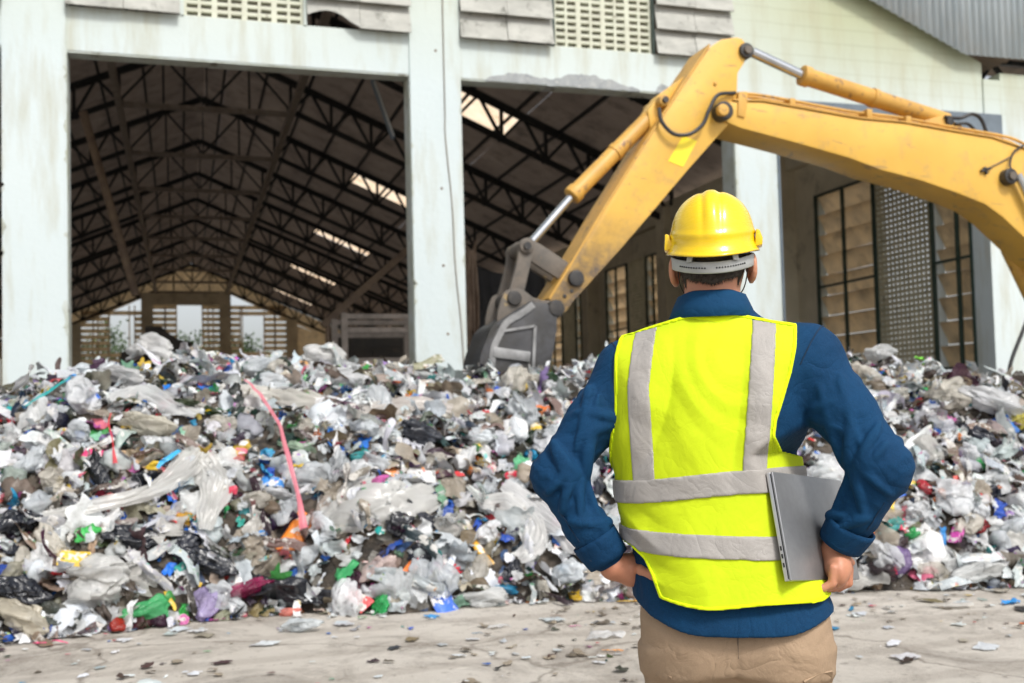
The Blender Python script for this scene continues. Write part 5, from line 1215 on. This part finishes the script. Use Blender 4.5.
# right hand: closed round the lower edge of the laptop
yh = -.048
def lb(y): return lap_bottom(y)
hb = lb(yh); KX = lap_x(yh, .95)
PR = np.array([KX + .032, yh - .002, .950]); B.capsule(lerp(ELR, WRR, .8), WRR, .031, .027, .012); B.capsule(WRR, PR + [0, 0, .008], .0275, .028, .014)
B.ellipsoid(PR, (.021, .041, .036), .014)
for i, (dy, L_) in enumerate(((-.033, .82), (-.012, .98), (.010, 1.06), (.031, .98))):
    y = yh + dy; p0 = lb(y); xl = lap_x(y, p0[2]); zb_ = p0[2]
    finger(B, [np.array([xl + .034, y, zb_ + .026]), np.array([xl + .031, y - .001, zb_ - .006]), np.array([xl + .010, y - .002, zb_ - .0165]), np.array([xl - .014 * L_, y - .003, zb_ - .012]), np.array([xl - .0205, y - .003, zb_ + .006 * L_])], .0098, .003)
finger(B, [PR + [.0, .026, .022], np.array([lap_x(yh + .055, .97) + .022, yh + .055, .972]), np.array([lap_x(yh + .08, .965) + .017, yh + .080, .962]), np.array([lap_x(yh + .1, .96) + .015, yh + .100, .952])], .0115, .006)
V, Q = B.mesh(1)
person = add('person', V, Q, M['skin'], smooth=True, label='worker seen from behind in yellow hard hat and vest with both hands on the hips', cat='person')
del B
# ---- trousers
def smooth3(P): P = np.array(P); return np.array([P[max(0, i - 2):i + 3].mean(0) for i in range(len(P))])
T = Field((-.27, -.20, .05), (.27, .20, .93), .0065)
T.loft([(.74, -.003, .196, .138, 0), (.80, -.004, .197, .140, -.004), (.86, -.01, .190, .130, 0), (.925, -.02, .186, .118, 0)], .01)
for s in (-1, 1):
    c = -.004
    T.capsule((c + s * .094, -.004, .80), (c + s * .112, .008, .47), .109, .082, .05); T.capsule((c + s * .112, .008, .47), (c + s * .125, -.004, .10), .08, .066, .03)
    T.ellipsoid((c + s * .070, -.050, .80), (.108, .085, .12), .04)
SHIRT = [(.66, -.002, .220, .180, -.004), (.78, -.002, .215, .170, -.004), (.86, -.008, .211, .162, -.004), (.94, -.026, .199, .142, 0)] + TORSO[3:]
T2 = Field((-.27, -.20, .05), (.27, .20, .93), .0065); T2.v[:] = 9; T2.loft(SHIRT, 0, -.008)
x, y, z = T.full(); T.v = np.where(z > .79, np.maximum(T.v, T2.v), T.v).astype(np.float32); del T2; side_ = np.sign(x + .004)
f_ = np.clip((.82 - z) / .08, 0, 1) * .010 * ridge(z * 9 + n3(x * 6, y * 6, z * 5) * .9 + np.abs(x) * 5) * (.4 + .6 * n3(x * 5, y * 5 + 3, z * 6)) + .003 * n3(x * 14, y * 14, z * 10) * np.clip((.84 - z) / .08, 0, 1)
cr = -.003 * np.exp(-((x + .002) / .006) ** 2) * (y < 0)
T.v = (T.v - f_ - cr).astype(np.float32)
V, Q = T.mesh(1); tro = add('trousers', V, Q, M['khaki'], person, smooth=True)
sm_ = MB(); 
def surf_y(st, x, z, grow=0.):      # back surface y of a loft section
    P = catmull(np.array(st), 6); P = P[np.argsort(P[:, 0])]; cx, a, b, cy = (np.interp(z, P[:, 0], P[:, i]) + (grow if i in (2, 3) else 0) for i in (1, 2, 3, 4))
    u = abs(x - cx) / a; return cy - b * max(0, 1 - u ** 2.3) ** (1 / 2.3)
pts = []
for zz in np.linspace(.86, .66, 14):
    # ray towards +y into the trouser field along x=.0
    xi = int((.0025 - T.lo[0]) / T.h); zi = int((zz - T.lo[2]) / T.h); colv = T.v[xi, :, zi]; k = np.nonzero(colv < 0)[0]; pts.append((.002, T.ax[1][k[0]] - .0035, zz))
MB().tube(smooth3(pts), .0026, 6).build('seam', M['rust_pole'], tro, smooth=True)
for s in (-1, 1):   # flap of the side pocket
    fl_ = []
    for zz in (.735, .70, .66):
        for xx in (.135, .165, .195):
            xi = int((s * xx - .004 - T.lo[0]) / T.h); zi = int((zz - T.lo[2]) / T.h); k = np.nonzero(T.v[xi, :, zi] < 0)[0]
            fl_.append((s * xx - .004, (T.ax[1][k[0]] if len(k) else 0) - .004, zz + (.012 if xx > .15 else 0)))
    pf = add('pocket_flap', fl_, [(0, 1, 4, 3), (1, 2, 5, 4), (3, 4, 7, 6), (4, 5, 8, 7)], M['khaki'], tro); md = pf.modifiers.new('t', 'SOLIDIFY'); md.thickness = .004
# ---- boots
for s in (-1, 1):
    b_ = MB(); bx_ = -.004 + s * .125
    Bf = Field((bx_ - .07, -.14, 0.0), (bx_ + .07, .24, .2), .006)
    Bf.capsule((bx_, -.03, .16), (bx_, -.03, .06), .055, .05, .02); Bf.ellipsoid((bx_, .06, .05), (.048, .13, .05), .03); Bf.ellipsoid((bx_ + s * .004, .13, .045), (.047, .07, .045), .02)
    xx, yy, zz = Bf.full(); Bf.v = np.maximum(Bf.v, .022 - zz + 0 * xx + 0 * yy).astype(np.float32)
    V, Q = Bf.mesh(1); bo_ = add('boot', V, Q, M['leather'], person, smooth=True)
    o = MB().prism([(0, 0)] * 3, 0, 1) if False else None
    xs_ = np.linspace(0, 2 * math.pi, 24, endpoint=False); ol = [(bx_ + .05 * math.cos(t), .055 + .145 * math.sin(t)) for t in xs_]
    add('sole', [(a, b, .0) for a, b in ol] + [(a, b, .024) for a, b in ol], [tuple(range(24))[::-1], tuple(range(24, 48))] + [(i, (i + 1) % 24, 24 + (i + 1) % 24, 24 + i) for i in range(24)], M['black'], bo_)
# ---- shirt
Sf = Field((-.49, -.21, .77), (.43, .18, 1.57), .0042)
Sf.loft(SHIRT, .01, .004); press(Sf, .021)
x, y, z = Sf.full()
# the shirt tail: round hem, front and back
hem = .828 + 2.4 * np.clip(np.abs(x - .01) - .07, 0, 1) ** 2 + .05 * np.clip((y + .03) / .1, 0, 1)
Sf.v = np.maximum(Sf.v, (hem - z + 0 * y)).astype(np.float32)
Sf.v = np.maximum(Sf.v, -(np.where(z < .93, Sf.v + .012, .5))).astype(np.float32)     # open at the bottom
Sf.capsule((-.03, .0, 1.425), SHL, .070, .074, .035); Sf.capsule((-.03, .0, 1.432), SHR, .070, .076, .035)
Sf.capsule(SHL, lerp(SHL, ELL, .5), .070, .059, .028); Sf.capsule(lerp(SHL, ELL, .5), ELL, .059, .053, .03)
Sf.capsule(ELL, lerp(ELL, WRL, .55), .053, .046, .02); Sf.capsule(lerp(ELL, WRL, .55), lerp(ELL, WRL, .86), .046, .041, .02)
Sf.capsule(SHR, lerp(SHR, ELR, .5), .072, .060, .028); Sf.capsule(lerp(SHR, ELR, .5), ELR, .060, .053, .03)
Sf.capsule(ELR, lerp(ELR, WRR, .55), .053, .046, .02); Sf.capsule(lerp(ELR, WRR, .55), lerp(ELR, WRR, .86), .046, .040, .02)
def armfold(x, y, z, SH, EL, WR, sd):
    SH, EL, WR = map(np.array, (SH, EL, WR)); tot = 0
    for a, b, f, ph, c0, wd in ((SH, EL, 15, .2, 1.0, .42), (EL, WR, 19, .6, .22, .62)):
        d = b - a; L = np.linalg.norm(d); d = d / L
        t = ((x - a[0]) * d[0] + (y - a[1]) * d[1] + (z - a[2]) * d[2]) / L
        rx, ry, rz = x - a[0] - t * L * d[0], y - a[1] - t * L * d[1], z - a[2] - t * L * d[2]
        r = np.sqrt(rx ** 2 + ry ** 2 + rz ** 2)
        mid = (np.array(SH) + np.array(WR)) / 2 - EL; mid = mid / np.linalg.norm(mid); inner = (rx * mid[0] + ry * mid[1] + rz * mid[2]) / (r + .01)
        w = np.exp(-((t - c0) / wd) ** 2) * np.clip((.17 - r) / .05, 0, 1)
        ph2 = t * L * f + inner * .55 + .5 * n3(x * 7 + sd, y * 7, z * 7)
        tot = tot + w * (.0045 * (ridge(ph2 + ph, 1.2) - .5) * (.60 + .40 * inner) + .0015 * (ridge(ph2 * 2.1 + ph + 1.2 * n3(x * 6 + 4, y * 6, z * 6)) - .5))
    return tot
g1 = np.clip((-.18 - x) / .05, 0, 1); g2 = np.clip((x - .13) / .05, 0, 1)
big = .007 * n3(x * 6, y * 6, z * 5) + .0015 * (ridge(n3(x * 7, y * 7, z * 6) * 1.6, 1.) - .5)
fold = armfold(x, y, z, SHL, ELL, WRL, 3.) * g1 + armfold(x, y, z, SHR, ELR, WRR, 9.) * g2 + big
fold = fold + .005 * (ridge(x * 9 + z * 3 + n3(x * 5, y * 5, z * 4)) - .3) * np.clip((1.3 - z) / .3, 0, 1) * np.clip((z - .80) / .1, .3, 1) * (1 - g1) * (1 - g2)
fold = np.where(z < .97, np.maximum(fold, -.001), fold); Sf.v = (Sf.v - fold).astype(np.float32)
def crease(SH, EL, WR, sd, ra, rb, rw):
    # raised folds that fan out from the crook of the elbow and from the armpit, laid over the sleeve as tapering strands
    SH, EL, WR = map(np.array, (SH, EL, WR)); r = np.random.default_rng(sd); mid = (SH + WR) / 2 - EL; mid /= np.linalg.norm(mid); back = np.array([0, -1., 0])
    def axis(t):   # t<0 upper arm, t>0 forearm (metres from the elbow)
        d = (SH - EL) if t < 0 else (WR - EL); L = np.linalg.norm(d); return EL + d / L * abs(t), np.interp(abs(t), [0, .14, .28], [ra, rb if t > 0 else ra + .004, rw if t > 0 else ra + .014]), d / L
    def strand(t0, t1, p0, p1, w, sgn):
        q = []
        for i in range(17):
            s = i / 16; t = t0 + (t1 - t0) * s ** 1.3; ph = p0 + (p1 - p0) * s; c, R, d = axis(t); inn = mid - d * (mid @ d); inn /= np.linalg.norm(inn); b = back * sgn; b = b - d * (b @ d) - inn * (b @ inn); b /= np.linalg.norm(b)
            q.append((c + (R + w * .12) * (math.cos(ph) * inn + math.sin(ph) * b), w * (1 - .75 * s ** 1.5) * min(1, .5 + s * 3)))
        for (a, wa), (b_, wb) in zip(q, q[1:]): Sf.capsule(a, b_, wa, wb, .011)
    for sgn in (1, -1):
        for t1, p1, w in ((-.19, 1.9, .0105), (-.13, 2.2, .0125), (-.075, 2.5, .0115), (-.03, 2.7, .010), (.03, 2.5, .0105), (.075, 2.2, .0115), (.125, 1.8, .0095), (.165, 1.4, .008)):
            strand(t1 * .12 + r.normal() * .006, t1 + r.normal() * .012, .15 + r.random() * .3, p1 + r.normal() * .2, w * 1.15 * r.uniform(.75, 1.15), sgn)
        for t0, t1, p0, p1, w in ((-.19, -.10, .5, 1.8, .011), (-.18, -.14, .7, 2.3, .010), (-.20, -.06, 2.6, 1.7, .009), (.10, .17, 2.3, 1.0, .007), (.15, .13, .4, 1.5, .007)):
            strand(t0, t1 + r.normal() * .01, p0, p1 + r.normal() * .2, w, sgn)
crease(SHL, ELL, WRL, 4, .054, .046, .041); crease(SHR, ELR, WRR, 8, .054, .046, .040)
V, Q = Sf.mesh(1); shirt = add('shirt', V, Q, M['denim'], person, smooth=True)
# cuffs with button, sleeve placket, collar, hem stitching
def cone_band(a, b, ra, rb, name, mat, parent, n=40, th=.004, wob=.002, seg=6, seed=0):
    a, b = np.array(a), np.array(b); d = (b - a) / np.linalg.norm(b - a); u = np.cross(d, [0, 1, .2]); u /= np.linalg.norm(u); w = np.cross(d, u); V = []
    prof = [(t, 0) for t in np.linspace(0, 1, seg)] + [(t, -th) for t in np.linspace(1, 0, seg)]
    for t, o_ in prof:
        for k in range(n):
            q = 2 * math.pi * k / n; r = ra + (rb - ra) * t + o_ + wob * math.sin(3 * q + seed + t) + (.0012 if .06 < t < .94 else 0)
            V.append(a + (b - a) * t + r * (math.cos(q) * u + math.sin(q) * w))
    m_ = len(prof); Fc = [(i * n + k, ((i + 1) % m_) * n + k, ((i + 1) % m_) * n + (k + 1) % n, i * n + (k + 1) % n) for i in range(m_) for k in range(n)]
    return add(name, V, Fc, mat, parent, smooth=True), u, w
for EL, WR, s in ((ELL, WRL, -1), (ELR, WRR, 1)):
    a, b = lerp(EL, WR, .68), lerp(EL, WR, .93)
    o, u, w = cone_band(a, b, .0535, .0470, 'cuff', M['denim'], shirt, seed=s)
    p_ = lerp(EL, WR, .85) + np.array([s * .022, -.038, -.008]); 
    MB().tube([p_ + [0, .004, 0], p_ + [s * .001, -.004, 0]], .0065, 14).build('button', M['button'], o, bevel=.001)
def ring_on(c, d, r0=.02, r1=.13, n=56, arc=(0, 6.2832)):
    d = np.array(d, float); d /= np.linalg.norm(d); u = np.cross(d, [0, 1, .1]); u /= np.linalg.norm(u); w = np.cross(d, u); out_ = []
    for q in np.linspace(arc[0], arc[1], n):
        e = math.cos(q) * u + math.sin(q) * w; rs = np.arange(r0, r1, .0012); P = np.array(c) + rs[:, None] * e
        I = np.clip(((P - Sf.lo) / Sf.h).round().astype(int), 0, Sf.n - 1); k = np.nonzero(Sf.v[tuple(I.T)] > 0)[0]
        if len(k): out_.append(P[k[0]] + e * .0002)
    return out_
for SH, EL, s in ((SHL, ELL, -1), (SHR, ELR, 1)):
    c = lerp(SH, EL, -.02) + np.array([s * .012, 0, .0]); dr = (np.array(EL) - np.array(SH)) / np.linalg.norm(np.array(EL) - np.array(SH)) + np.array([s * .9, 0, .15])
    MB().tube(smooth3(ring_on(c, dr, r1=.11)), .0016, 6).build('seam', M['stitch'], shirt, smooth=True)
for EL, WR in ((ELL, WRL), (ELR, WRR)):
    a = lerp(EL, WR, .30); b = lerp(EL, WR, .68); pl = [lerp(a, b, t) for t in np.linspace(0, 1, 16)]; q = []
    for p in pl:
        rs = np.arange(.02, .08, .0012); e = np.array([.45 * (1 if EL[0] > 0 else -1), -.85, -.2]); e /= np.linalg.norm(e); P = p + rs[:, None] * e; I = np.clip(((P - Sf.lo) / Sf.h).round().astype(int), 0, Sf.n - 1); k = np.nonzero(Sf.v[tuple(I.T)] > 0)[0]; q.append(P[k[0]])
    MB().tube(smooth3(q), .0013, 6).build('seam', M['stitch'], shirt, smooth=True)
cl_ = []; n = 72
for k in range(n + 1):
    q = 2 * math.pi * k / n; c_, s_ = math.cos(q), math.sin(q); front = max(0, s_)
    for (r_, z_) in ((.0655, 1.500), (.0640, 1.546 - .03 * front), (.0670, 1.558 - .030 * front), (.0730, 1.555 - .032 * front), (.0850, 1.528 - .035 * front), (.0965, 1.500 - .04 * front ** 2)):
        zz = z_ - .004 * abs(c_) + .0015 * math.sin(5 * q); cl_.append((-.030 + r_ * c_ * 1.0, .006 + r_ * s_ * .98, zz))
Fc = [(k * 6 + j, k * 6 + j + 1, (k + 1) * 6 + j + 1, (k + 1) * 6 + j) for k in range(n) for j in range(5)]
co_ = add('collar', cl_, Fc, M['denim'], shirt, smooth=True); md = co_.modifiers.new('t', 'SOLIDIFY'); md.thickness = .003; md.offset = 1
# ---- hi-vis vest: a shell over the torso with armholes, neckline and open side flap
h_ = .0034
lo_, hi_ = (-.28, -.19, .84), (.20, .18, 1.53)
base = Field(lo_, hi_, h_)
base.loft(VEST, .01, .0); base.capsule((-.03, .0, 1.425), (-.215, 0, 1.385), .079, .080, .03); base.capsule((-.03, .0, 1.432), (.155, 0, 1.392), .079, .084, .03)
x, y, z = base.full()
bk_ = np.clip(-y / .05, 0, 1)
fv = (.0200 * (ridge(x * 6.2 + .55 * np.abs(x + .03) * (1.42 - z) * 14 + .9 * n3(x * 3 + 1, y * 3, z * 2.2), 1.6) - .5) * np.clip((1.48 - z) / .15, 0, 1) * np.clip((z - 1.12) / .12, 0, 1)
      + .0100 * (ridge(z * 11 + x * 6 + .8 * n3(x * 6, y * 6, z * 5)) - .5) * np.clip((1.12 - z) / .08, 0, 1) * np.clip((-.10 - x) / .08, 0, 1)
      + .006 * n3(x * 7, y * 7, z * 4) + .0032 * (ridge(n3(x * 8 + 5, y * 8, z * 5) * 1.8 + x * 4 + z * 3, 1.) - .5))
base.v = (base.v - fv).astype(np.float32); press(base, .0245)
def vmask(x, y, z):
    """negative inside the vest's cut"""
    # left and right limits as functions of height, smooth
    zl = [.83, .88, .93, .964, .99, 1.02, 1.3, 1.42, 1.47, 1.55]; xl = [-.148, -.160, -.176, -.192, -.222, -.30, -.252, -.248, -.238, -.22]
    zr = [.83, 1.165, 1.182, 1.198, 1.235, 1.27, 1.315, 1.37, 1.424, 1.48, 1.55]; xr = [.5, .5, .156, .112, .094, .099, .115, .134, .147, .153, .15]
    L = np.interp(z.ravel(), zl, xl).reshape(z.shape); R_ = np.interp(z.ravel(), zr, xr).reshape(z.shape)
    d = np.maximum(L - x, x - R_)
    bot = .866 + .35 * (x - .02) ** 2 + .006 * np.sin(x * 22); d = np.maximum(d, bot - z)
    q = np.sqrt((x + .03) ** 2 + (y - .012) ** 2); neck = np.where(y < 0, .086, .088) - q; d = np.where(z > 1.44, np.maximum(d, neck), d)
    top = 1.516 - .2 * np.abs(x + .03); d = np.maximum(d, np.where(y < .03, z - top + 0 * y, -1))
    # V front
    vf = np.where(y > .03, (z - 1.20) * .42 - np.abs(x + .03), -1); d = np.maximum(d, vf)
    return d + 0 * y
zt_ = np.where(z < 1.3, 1.3 + (z - 1.3) / .945, z); mk = vmask(x / .985, y, zt_); z_keep = z
def shell_part(name, t0_, t1_, mask, mat, parent, sm=1):
    f = Field(lo_, hi_, h_); f.v = np.maximum(np.maximum(base.v - t1_, t0_ - base.v), mask).astype(np.float32); V, Q = f.mesh(sm)
    return add(name, V, Q, mat, parent, smooth=True)
vest = shell_part('vest', 0., .0068, mk, M['hivis'], person)
pipe_ = shell_part('binding', .0, .0095, np.maximum(mk, -(mk + .008)), M['piping'], vest)
mk2 = mk + .0085
# stripes: two verticals over the shoulders, two hoops
dx_ = np.interp(z.ravel(), [1.1, 1.165, 1.35, 1.5], [-.183, -.184, -.190, -.172]).reshape(z.shape); dr_ = np.interp(z.ravel(), [1.1, 1.165, 1.35, 1.5], [.046, .048, .068, .083]).reshape(z.shape)
z = zt_
vs = np.minimum(np.abs(x - dx_) - .0245, np.abs(x - dr_) - .0255); vs = np.maximum(vs, 1.118 - z) + 0 * y
h1 = np.abs(z - (1.125 + .012 * np.sin((x + .1) * 9))) - .0262 + 0 * y; h2 = np.abs(z - (.996 - .045 * (x + .03) + .05 * (x + .03) ** 2)) - .0255 + 0 * x + 0 * y
for m_, t_ in ((vs, .0103), (h1, .0115), (h2, .0108)):
    shell_part('reflective_stripe', .004, t_, np.maximum(m_, mk2), M['tape'], vest)
del base, Sf
# ---- hair: close cropped cap plus short strands
Hf_ = Field((-.125, -.11, 1.53), (.075, .13, 1.72), .0042)
Hf_.ellipsoid(hc, (.0815, .1015, .108), .0); Hf_.capsule((-.029, -.008, 1.56), (-.028, -.004, 1.62), .0585, .066, .02)
x, y, z = Hf_.full(); lim = np.where(y < -.02, 1.568 + .02 * np.abs(x + .026) / .05, 1.568 + np.clip((y + .02) * 1.6, 0, .5)); lim = lim + .004 * n3(x * 60, y * 60, z * 5)
Hf_.v = np.maximum(Hf_.v, np.maximum(lim - z, y - .03)).astype(np.float32); V, Q = Hf_.mesh(1)
hair = add('hair', V, Q, M['hair'], person, smooth=True)
r = np.random.default_rng(11); sel = V[(V[:, 1] < .03) & (V[:, 2] < 1.655)]; sel = sel[r.integers(0, len(sel), 5200)]
cen = np.array([-.027, .01, 1.64]); nn = sel - cen; nn /= np.linalg.norm(nn, axis=1)[:, None]; dn = nn * .45 + [0, -.1, -1] + r.normal(size=nn.shape) * .22; dn /= np.linalg.norm(dn, axis=1)[:, None]
ln = r.uniform(.004, .010, (len(sel), 1)) * np.clip((sel[:, 2:3] - 1.555) / .02, .4, 1); sd_ = np.cross(dn, nn); sd_ /= np.linalg.norm(sd_, axis=1)[:, None] + 1e-9
A = sel + r.normal(size=sel.shape) * .001; V2 = np.stack([A - sd_ * .0005, A + sd_ * .0005, A + dn * ln], 1).reshape(-1, 3)
add('hair_strand', V2, np.arange(len(V2)).reshape(-1, 3), M['hair'], hair, kind='stuff')
# ---- hard hat
def hat():
    cx, cy = -.024, .012; nu, nv = 144, 46; V = []
    for j in range(nv + 1):
        v = j / nv
        for i in range(nu):
            q = 2 * math.pi * i / nu; c_, s_ = math.cos(q), math.sin(q); rear = max(0, -s_); front = max(0, s_)
            zb_ = 1.650 - .026 * rear ** 1.5 + .018 * front
            ax_, ay_ = .0940, .120
            if v < .14:      # flared skirt and rolled rim
                w = v / .14; fl_ = (1 - w) ** 1.2; rr = 1 + .085 * fl_ + (.014 if w < .25 else 0); 
                X_, Y_ = ax_ * rr * c_, ay_ * rr * s_ * (1 + .10 * front * fl_); Z_ = zb_ + w * .024
            else:
                w = (v - .14) / .86; ang = w * math.pi / 2; rad = math.cos(ang) ** .80; H_ = 1.786 - (zb_ + .024)
                X_, Y_ = ax_ * rad * c_, ay_ * rad * s_; Z_ = zb_ + .024 + H_ * math.sin(ang) ** .95
                # centre ridge with two grooves, and side ribs
                xr_ = abs(X_); up = min(1, w * 3)
                bumpv = .0036 * math.exp(-((xr_) / .013) ** 4) - .0014 * math.exp(-((xr_ - .020) / .0045) ** 2) + .0004 * math.exp(-((xr_ - .034) / .008) ** 2)
                k = 1 + bumpv * up / .1; X_ *= (1 + (k - 1) * .6); Y_ *= k; Z_ += bumpv * up * math.sin(ang)
                # horizontal step above the rim
                st_ = .0028 * math.exp(-((w - .10) / .03) ** 2); X_ *= 1 + st_ / .1; Y_ *= 1 + st_ / .1
            V.append((cx + X_, cy + Y_, Z_))
    Fc = [(j * nu + i, j * nu + (i + 1) % nu, (j + 1) * nu + (i + 1) % nu, (j + 1) * nu + i) for j in range(nv) for i in range(nu)]
    return V, Fc
V, Fc = hat(); hh = add('hard_hat', V, Fc, M['helmet'], person, smooth=True); md = hh.modifiers.new('t', 'SOLIDIFY'); md.thickness = .003; md.offset = -1
for s in (-1, 1):
    x0 = -.024 + s * .0995; MB().prism([(x0 - .007, 1.656), (x0 + .009, 1.658), (x0 + .0105, 1.673), (x0 + .004, 1.692), (x0 - .004, 1.694)], -.022, .024).build('side_lug', M['helmet'], hh, bevel=.003, smooth=True)
pk = [(-.024 + .086 * math.cos(t) * (1 - .0 * k), .10 + (.052 if k else 0) * math.sin(t), 1.668 - .010 * k) for k in (0, 1) for t in np.linspace(.25, math.pi - .25, 20)]
pkm = add('peak', pk, [(i, i + 1, 21 + i, 20 + i) for i in range(19)], M['helmet'], hh, smooth=True); md = pkm.modifiers.new('t', 'SOLIDIFY'); md.thickness = .003
bd = []; nb = 64
for i in range(nb + 1):
    q = math.radians(158 + (382 - 158) * i / nb); rear = max(0, -math.sin(q)); zc_ = 1.632 - .030 * rear ** 1.3
    hw = .0135 - .002 * rear
    for dz in (-hw, -hw * .9, hw * .9, hw):
        rr = 1 + (.012 if abs(dz) < hw * .95 else 0); bd.append((-.025 + .0895 * rr * math.cos(q), .014 + .1085 * rr * math.sin(q) * (1 + .03 * rear), zc_ + dz))
bnd = add('headband', bd, [(i * 4 + j, i * 4 + j + 1, (i + 1) * 4 + j + 1, (i + 1) * 4 + j) for i in range(nb) for j in range(3)], M['strap'], hh, smooth=True); md = bnd.modifiers.new('t', 'SOLIDIFY'); md.thickness = .002
hol = MB()
for i in range(26):
    if 11 <= i <= 13: continue
    q = math.radians(222 + i * 96 / 25); rear = max(0, -math.sin(q)); z_ = 1.631 - .030 * rear ** 1.3; c = np.array([-.025 + .0895 * 1.012 * math.cos(q), .014 + .1085 * 1.012 * math.sin(q) * (1 + .03 * rear), z_]); nrm_ = np.array([math.cos(q), math.sin(q), 0])
    hol.tube([c - nrm_ * .001, c + nrm_ * .0034], .0019, 8)
hol.build('size_hole', M['black'], bnd)
ci = MB()
arc = [(-.025 + .082 * math.cos(q), .012 + .100 * math.sin(q), 1.650 - .008 * max(0, -math.sin(q))) for q in np.linspace(math.radians(190), math.radians(350), 30)]
for a, b in zip(arc, arc[1:]): ci.bar(a, b, .003, .020)
ci.build('cradle', M['black'], hh)
for s in (-1, 1):
    MB().bar((-.024 + s * .045, -.082, 1.650), (-.024 + s * .050, -.088, 1.618), .014, .003).build('cradle_tab', M['strap'], hh)
# mask loop by the left ear
lp = catmull([(-.098, -.012, 1.632), (-.101, -.016, 1.612), (-.100, -.006, 1.588), (-.093, .012, 1.566), (-.082, .036, 1.556), (-.070, .07, 1.566)], 6)
MB().tube(lp, .0014, 6).build('mask_loop', M['black'], person, smooth=True)
lp = catmull([(.046, -.012, 1.632), (.050, -.016, 1.612), (.048, -.004, 1.588), (.041, .012, 1.566), (.030, .036, 1.556), (.018, .07, 1.566)], 6)
MB().tube(lp, .0014, 6).build('mask_loop', M['black'], person, smooth=True)
mk_ = Field((-.10, .05, 1.54), (.05, .15, 1.66), .005); mk_.ellipsoid(hc + [0, .062, -.055], (.064, .066, .060), 0)
x, y, z = mk_.full(); mk_.v = np.maximum(np.maximum(mk_.v, -(mk_.v + .004)), .085 - y + 0 * x + 0 * z).astype(np.float32); V, Q = mk_.mesh(1); add('face_mask', V, Q, M['black'], person, smooth=True)
# person placed: local frame -> world
person.location = tuple(M0); person.rotation_euler = (0, 0, -HEAD)
# ---- laptop, closed, carried upright against the right hip
lw_, th_ = .315, .0155
lp_ = empty('laptop', tuple(M0), -HEAD, label='closed grey laptop held upright against the right hip of the worker', cat='laptop')
def LM(u, v, w): return LB + Ldir * u + Lup * v + Lside * w
def slab(u0, u1, v0, v1, w0, w1, name, mat, bev, parent):
    V = [LM(u, v, w) for w in (w0, w1) for v in (v0, v1) for u in (u0, u1)]
    mb = MB().raw(V, [(0, 2, 3, 1), (4, 5, 7, 6), (0, 1, 5, 4), (2, 6, 7, 3), (0, 4, 6, 2), (1, 3, 7, 5)]); return mb.build(name, mat, parent, bevel=bev, seg=3)
sgn = 1 if Lside[0] > 0 else -1
slab(0, lw_, 0, Lh, sgn * .0003, sgn * .0055, 'lid', M['laptop'], .0018, lp_)
bs = slab(0, lw_, 0, Lh, -sgn * .0100, -sgn * .0003, 'base', M['laptop_side'], .0018, lp_)
for v in (.028, .046, .062): slab(-.0008, .0004, v, v + .009, -sgn * .0070, -sgn * .0035, 'port', M['black'], 0, bs)
slab(-.0004, .002, .004, Lh - .004, -sgn * .0010, sgn * .0008, 'gap', M['black'], 0, bs)
# ================================================================== CAMERA, LIGHT, RENDER
cam = bpy.data.cameras.new('camera'); co = bpy.data.objects.new('camera', cam); col.objects.link(co); S.camera = co
cam.sensor_width = 36; cam.lens = F * 36 / 1024; cam.shift_y = (CY - 341.5) / 1024; cam.clip_end = 2000; cam.clip_start = .05
co.matrix_world = Matrix([[Rr[0], Ru[0], -Rf[0], O[0]], [Rr[1], Ru[1], -Rf[1], O[1]], [Rr[2], Ru[2], -Rf[2], O[2]], [0, 0, 0, 1]])
cam.dof.use_dof = True; cam.dof.focus_distance = 2.36; cam.dof.aperture_fstop = 4.6; cam.dof.aperture_blades = 7
SE, SA = math.radians(50), math.radians(165)       # elevation, azimuth the light comes from (clockwise from +Y)
w = bpy.data.worlds.new('World'); S.world = w; w.use_nodes = True; nt = w.node_tree; nt.nodes.clear()
sk = nt.nodes.new('ShaderNodeTexSky'); sk.sky_type = 'NISHITA'; sk.sun_disc = False; sk.sun_elevation = SE; sk.sun_rotation = SA; sk.air_density = 1.; sk.dust_density = 3.5; sk.ozone_density = 1.
hs = nd(nt, 'ShaderNodeHueSaturation', Saturation=.3); nt.links.new(sk.outputs[0], hs.inputs['Color'])
bg = nt.nodes.new('ShaderNodeBackground'); bg.inputs[1].default_value = .14; nt.links.new(hs.outputs[0], bg.inputs[0])
ow = nt.nodes.new('ShaderNodeOutputWorld'); nt.links.new(bg.outputs[0], ow.inputs[0])
sl = bpy.data.lights.new('sun', 'SUN'); sl.energy = 2.0; sl.angle = math.radians(11); sl.color = (1, .97, .92); so = bpy.data.objects.new('sun', sl); col.objects.link(so)
dv = Vector((math.sin(SA) * math.cos(SE), math.cos(SA) * math.cos(SE), math.sin(SE))); so.rotation_euler = (-dv).to_track_quat('-Z', 'Y').to_euler(); so.location = dv * 60
S.view_settings.view_transform = 'Standard'; S.view_settings.look = 'None'; S.view_settings.gamma = 1; S.view_settings.exposure = .40; S.view_settings.use_curve_mapping = False
S.render.engine = 'CYCLES'; c = S.cycles; c.use_denoising = True; c.denoiser = 'OPENIMAGEDENOISE'; c.max_bounces = 7; c.diffuse_bounces = 4; c.glossy_bounces = 3; c.transmission_bounces = 3; c.transparent_max_bounces = 10; c.caustics_reflective = False; c.caustics_refractive = False; c.sample_clamp_indirect = 8; c.use_adaptive_sampling = True; c.adaptive_threshold = .015
try: c.denoising_prefilter = 'ACCURATE'
except Exception: pass
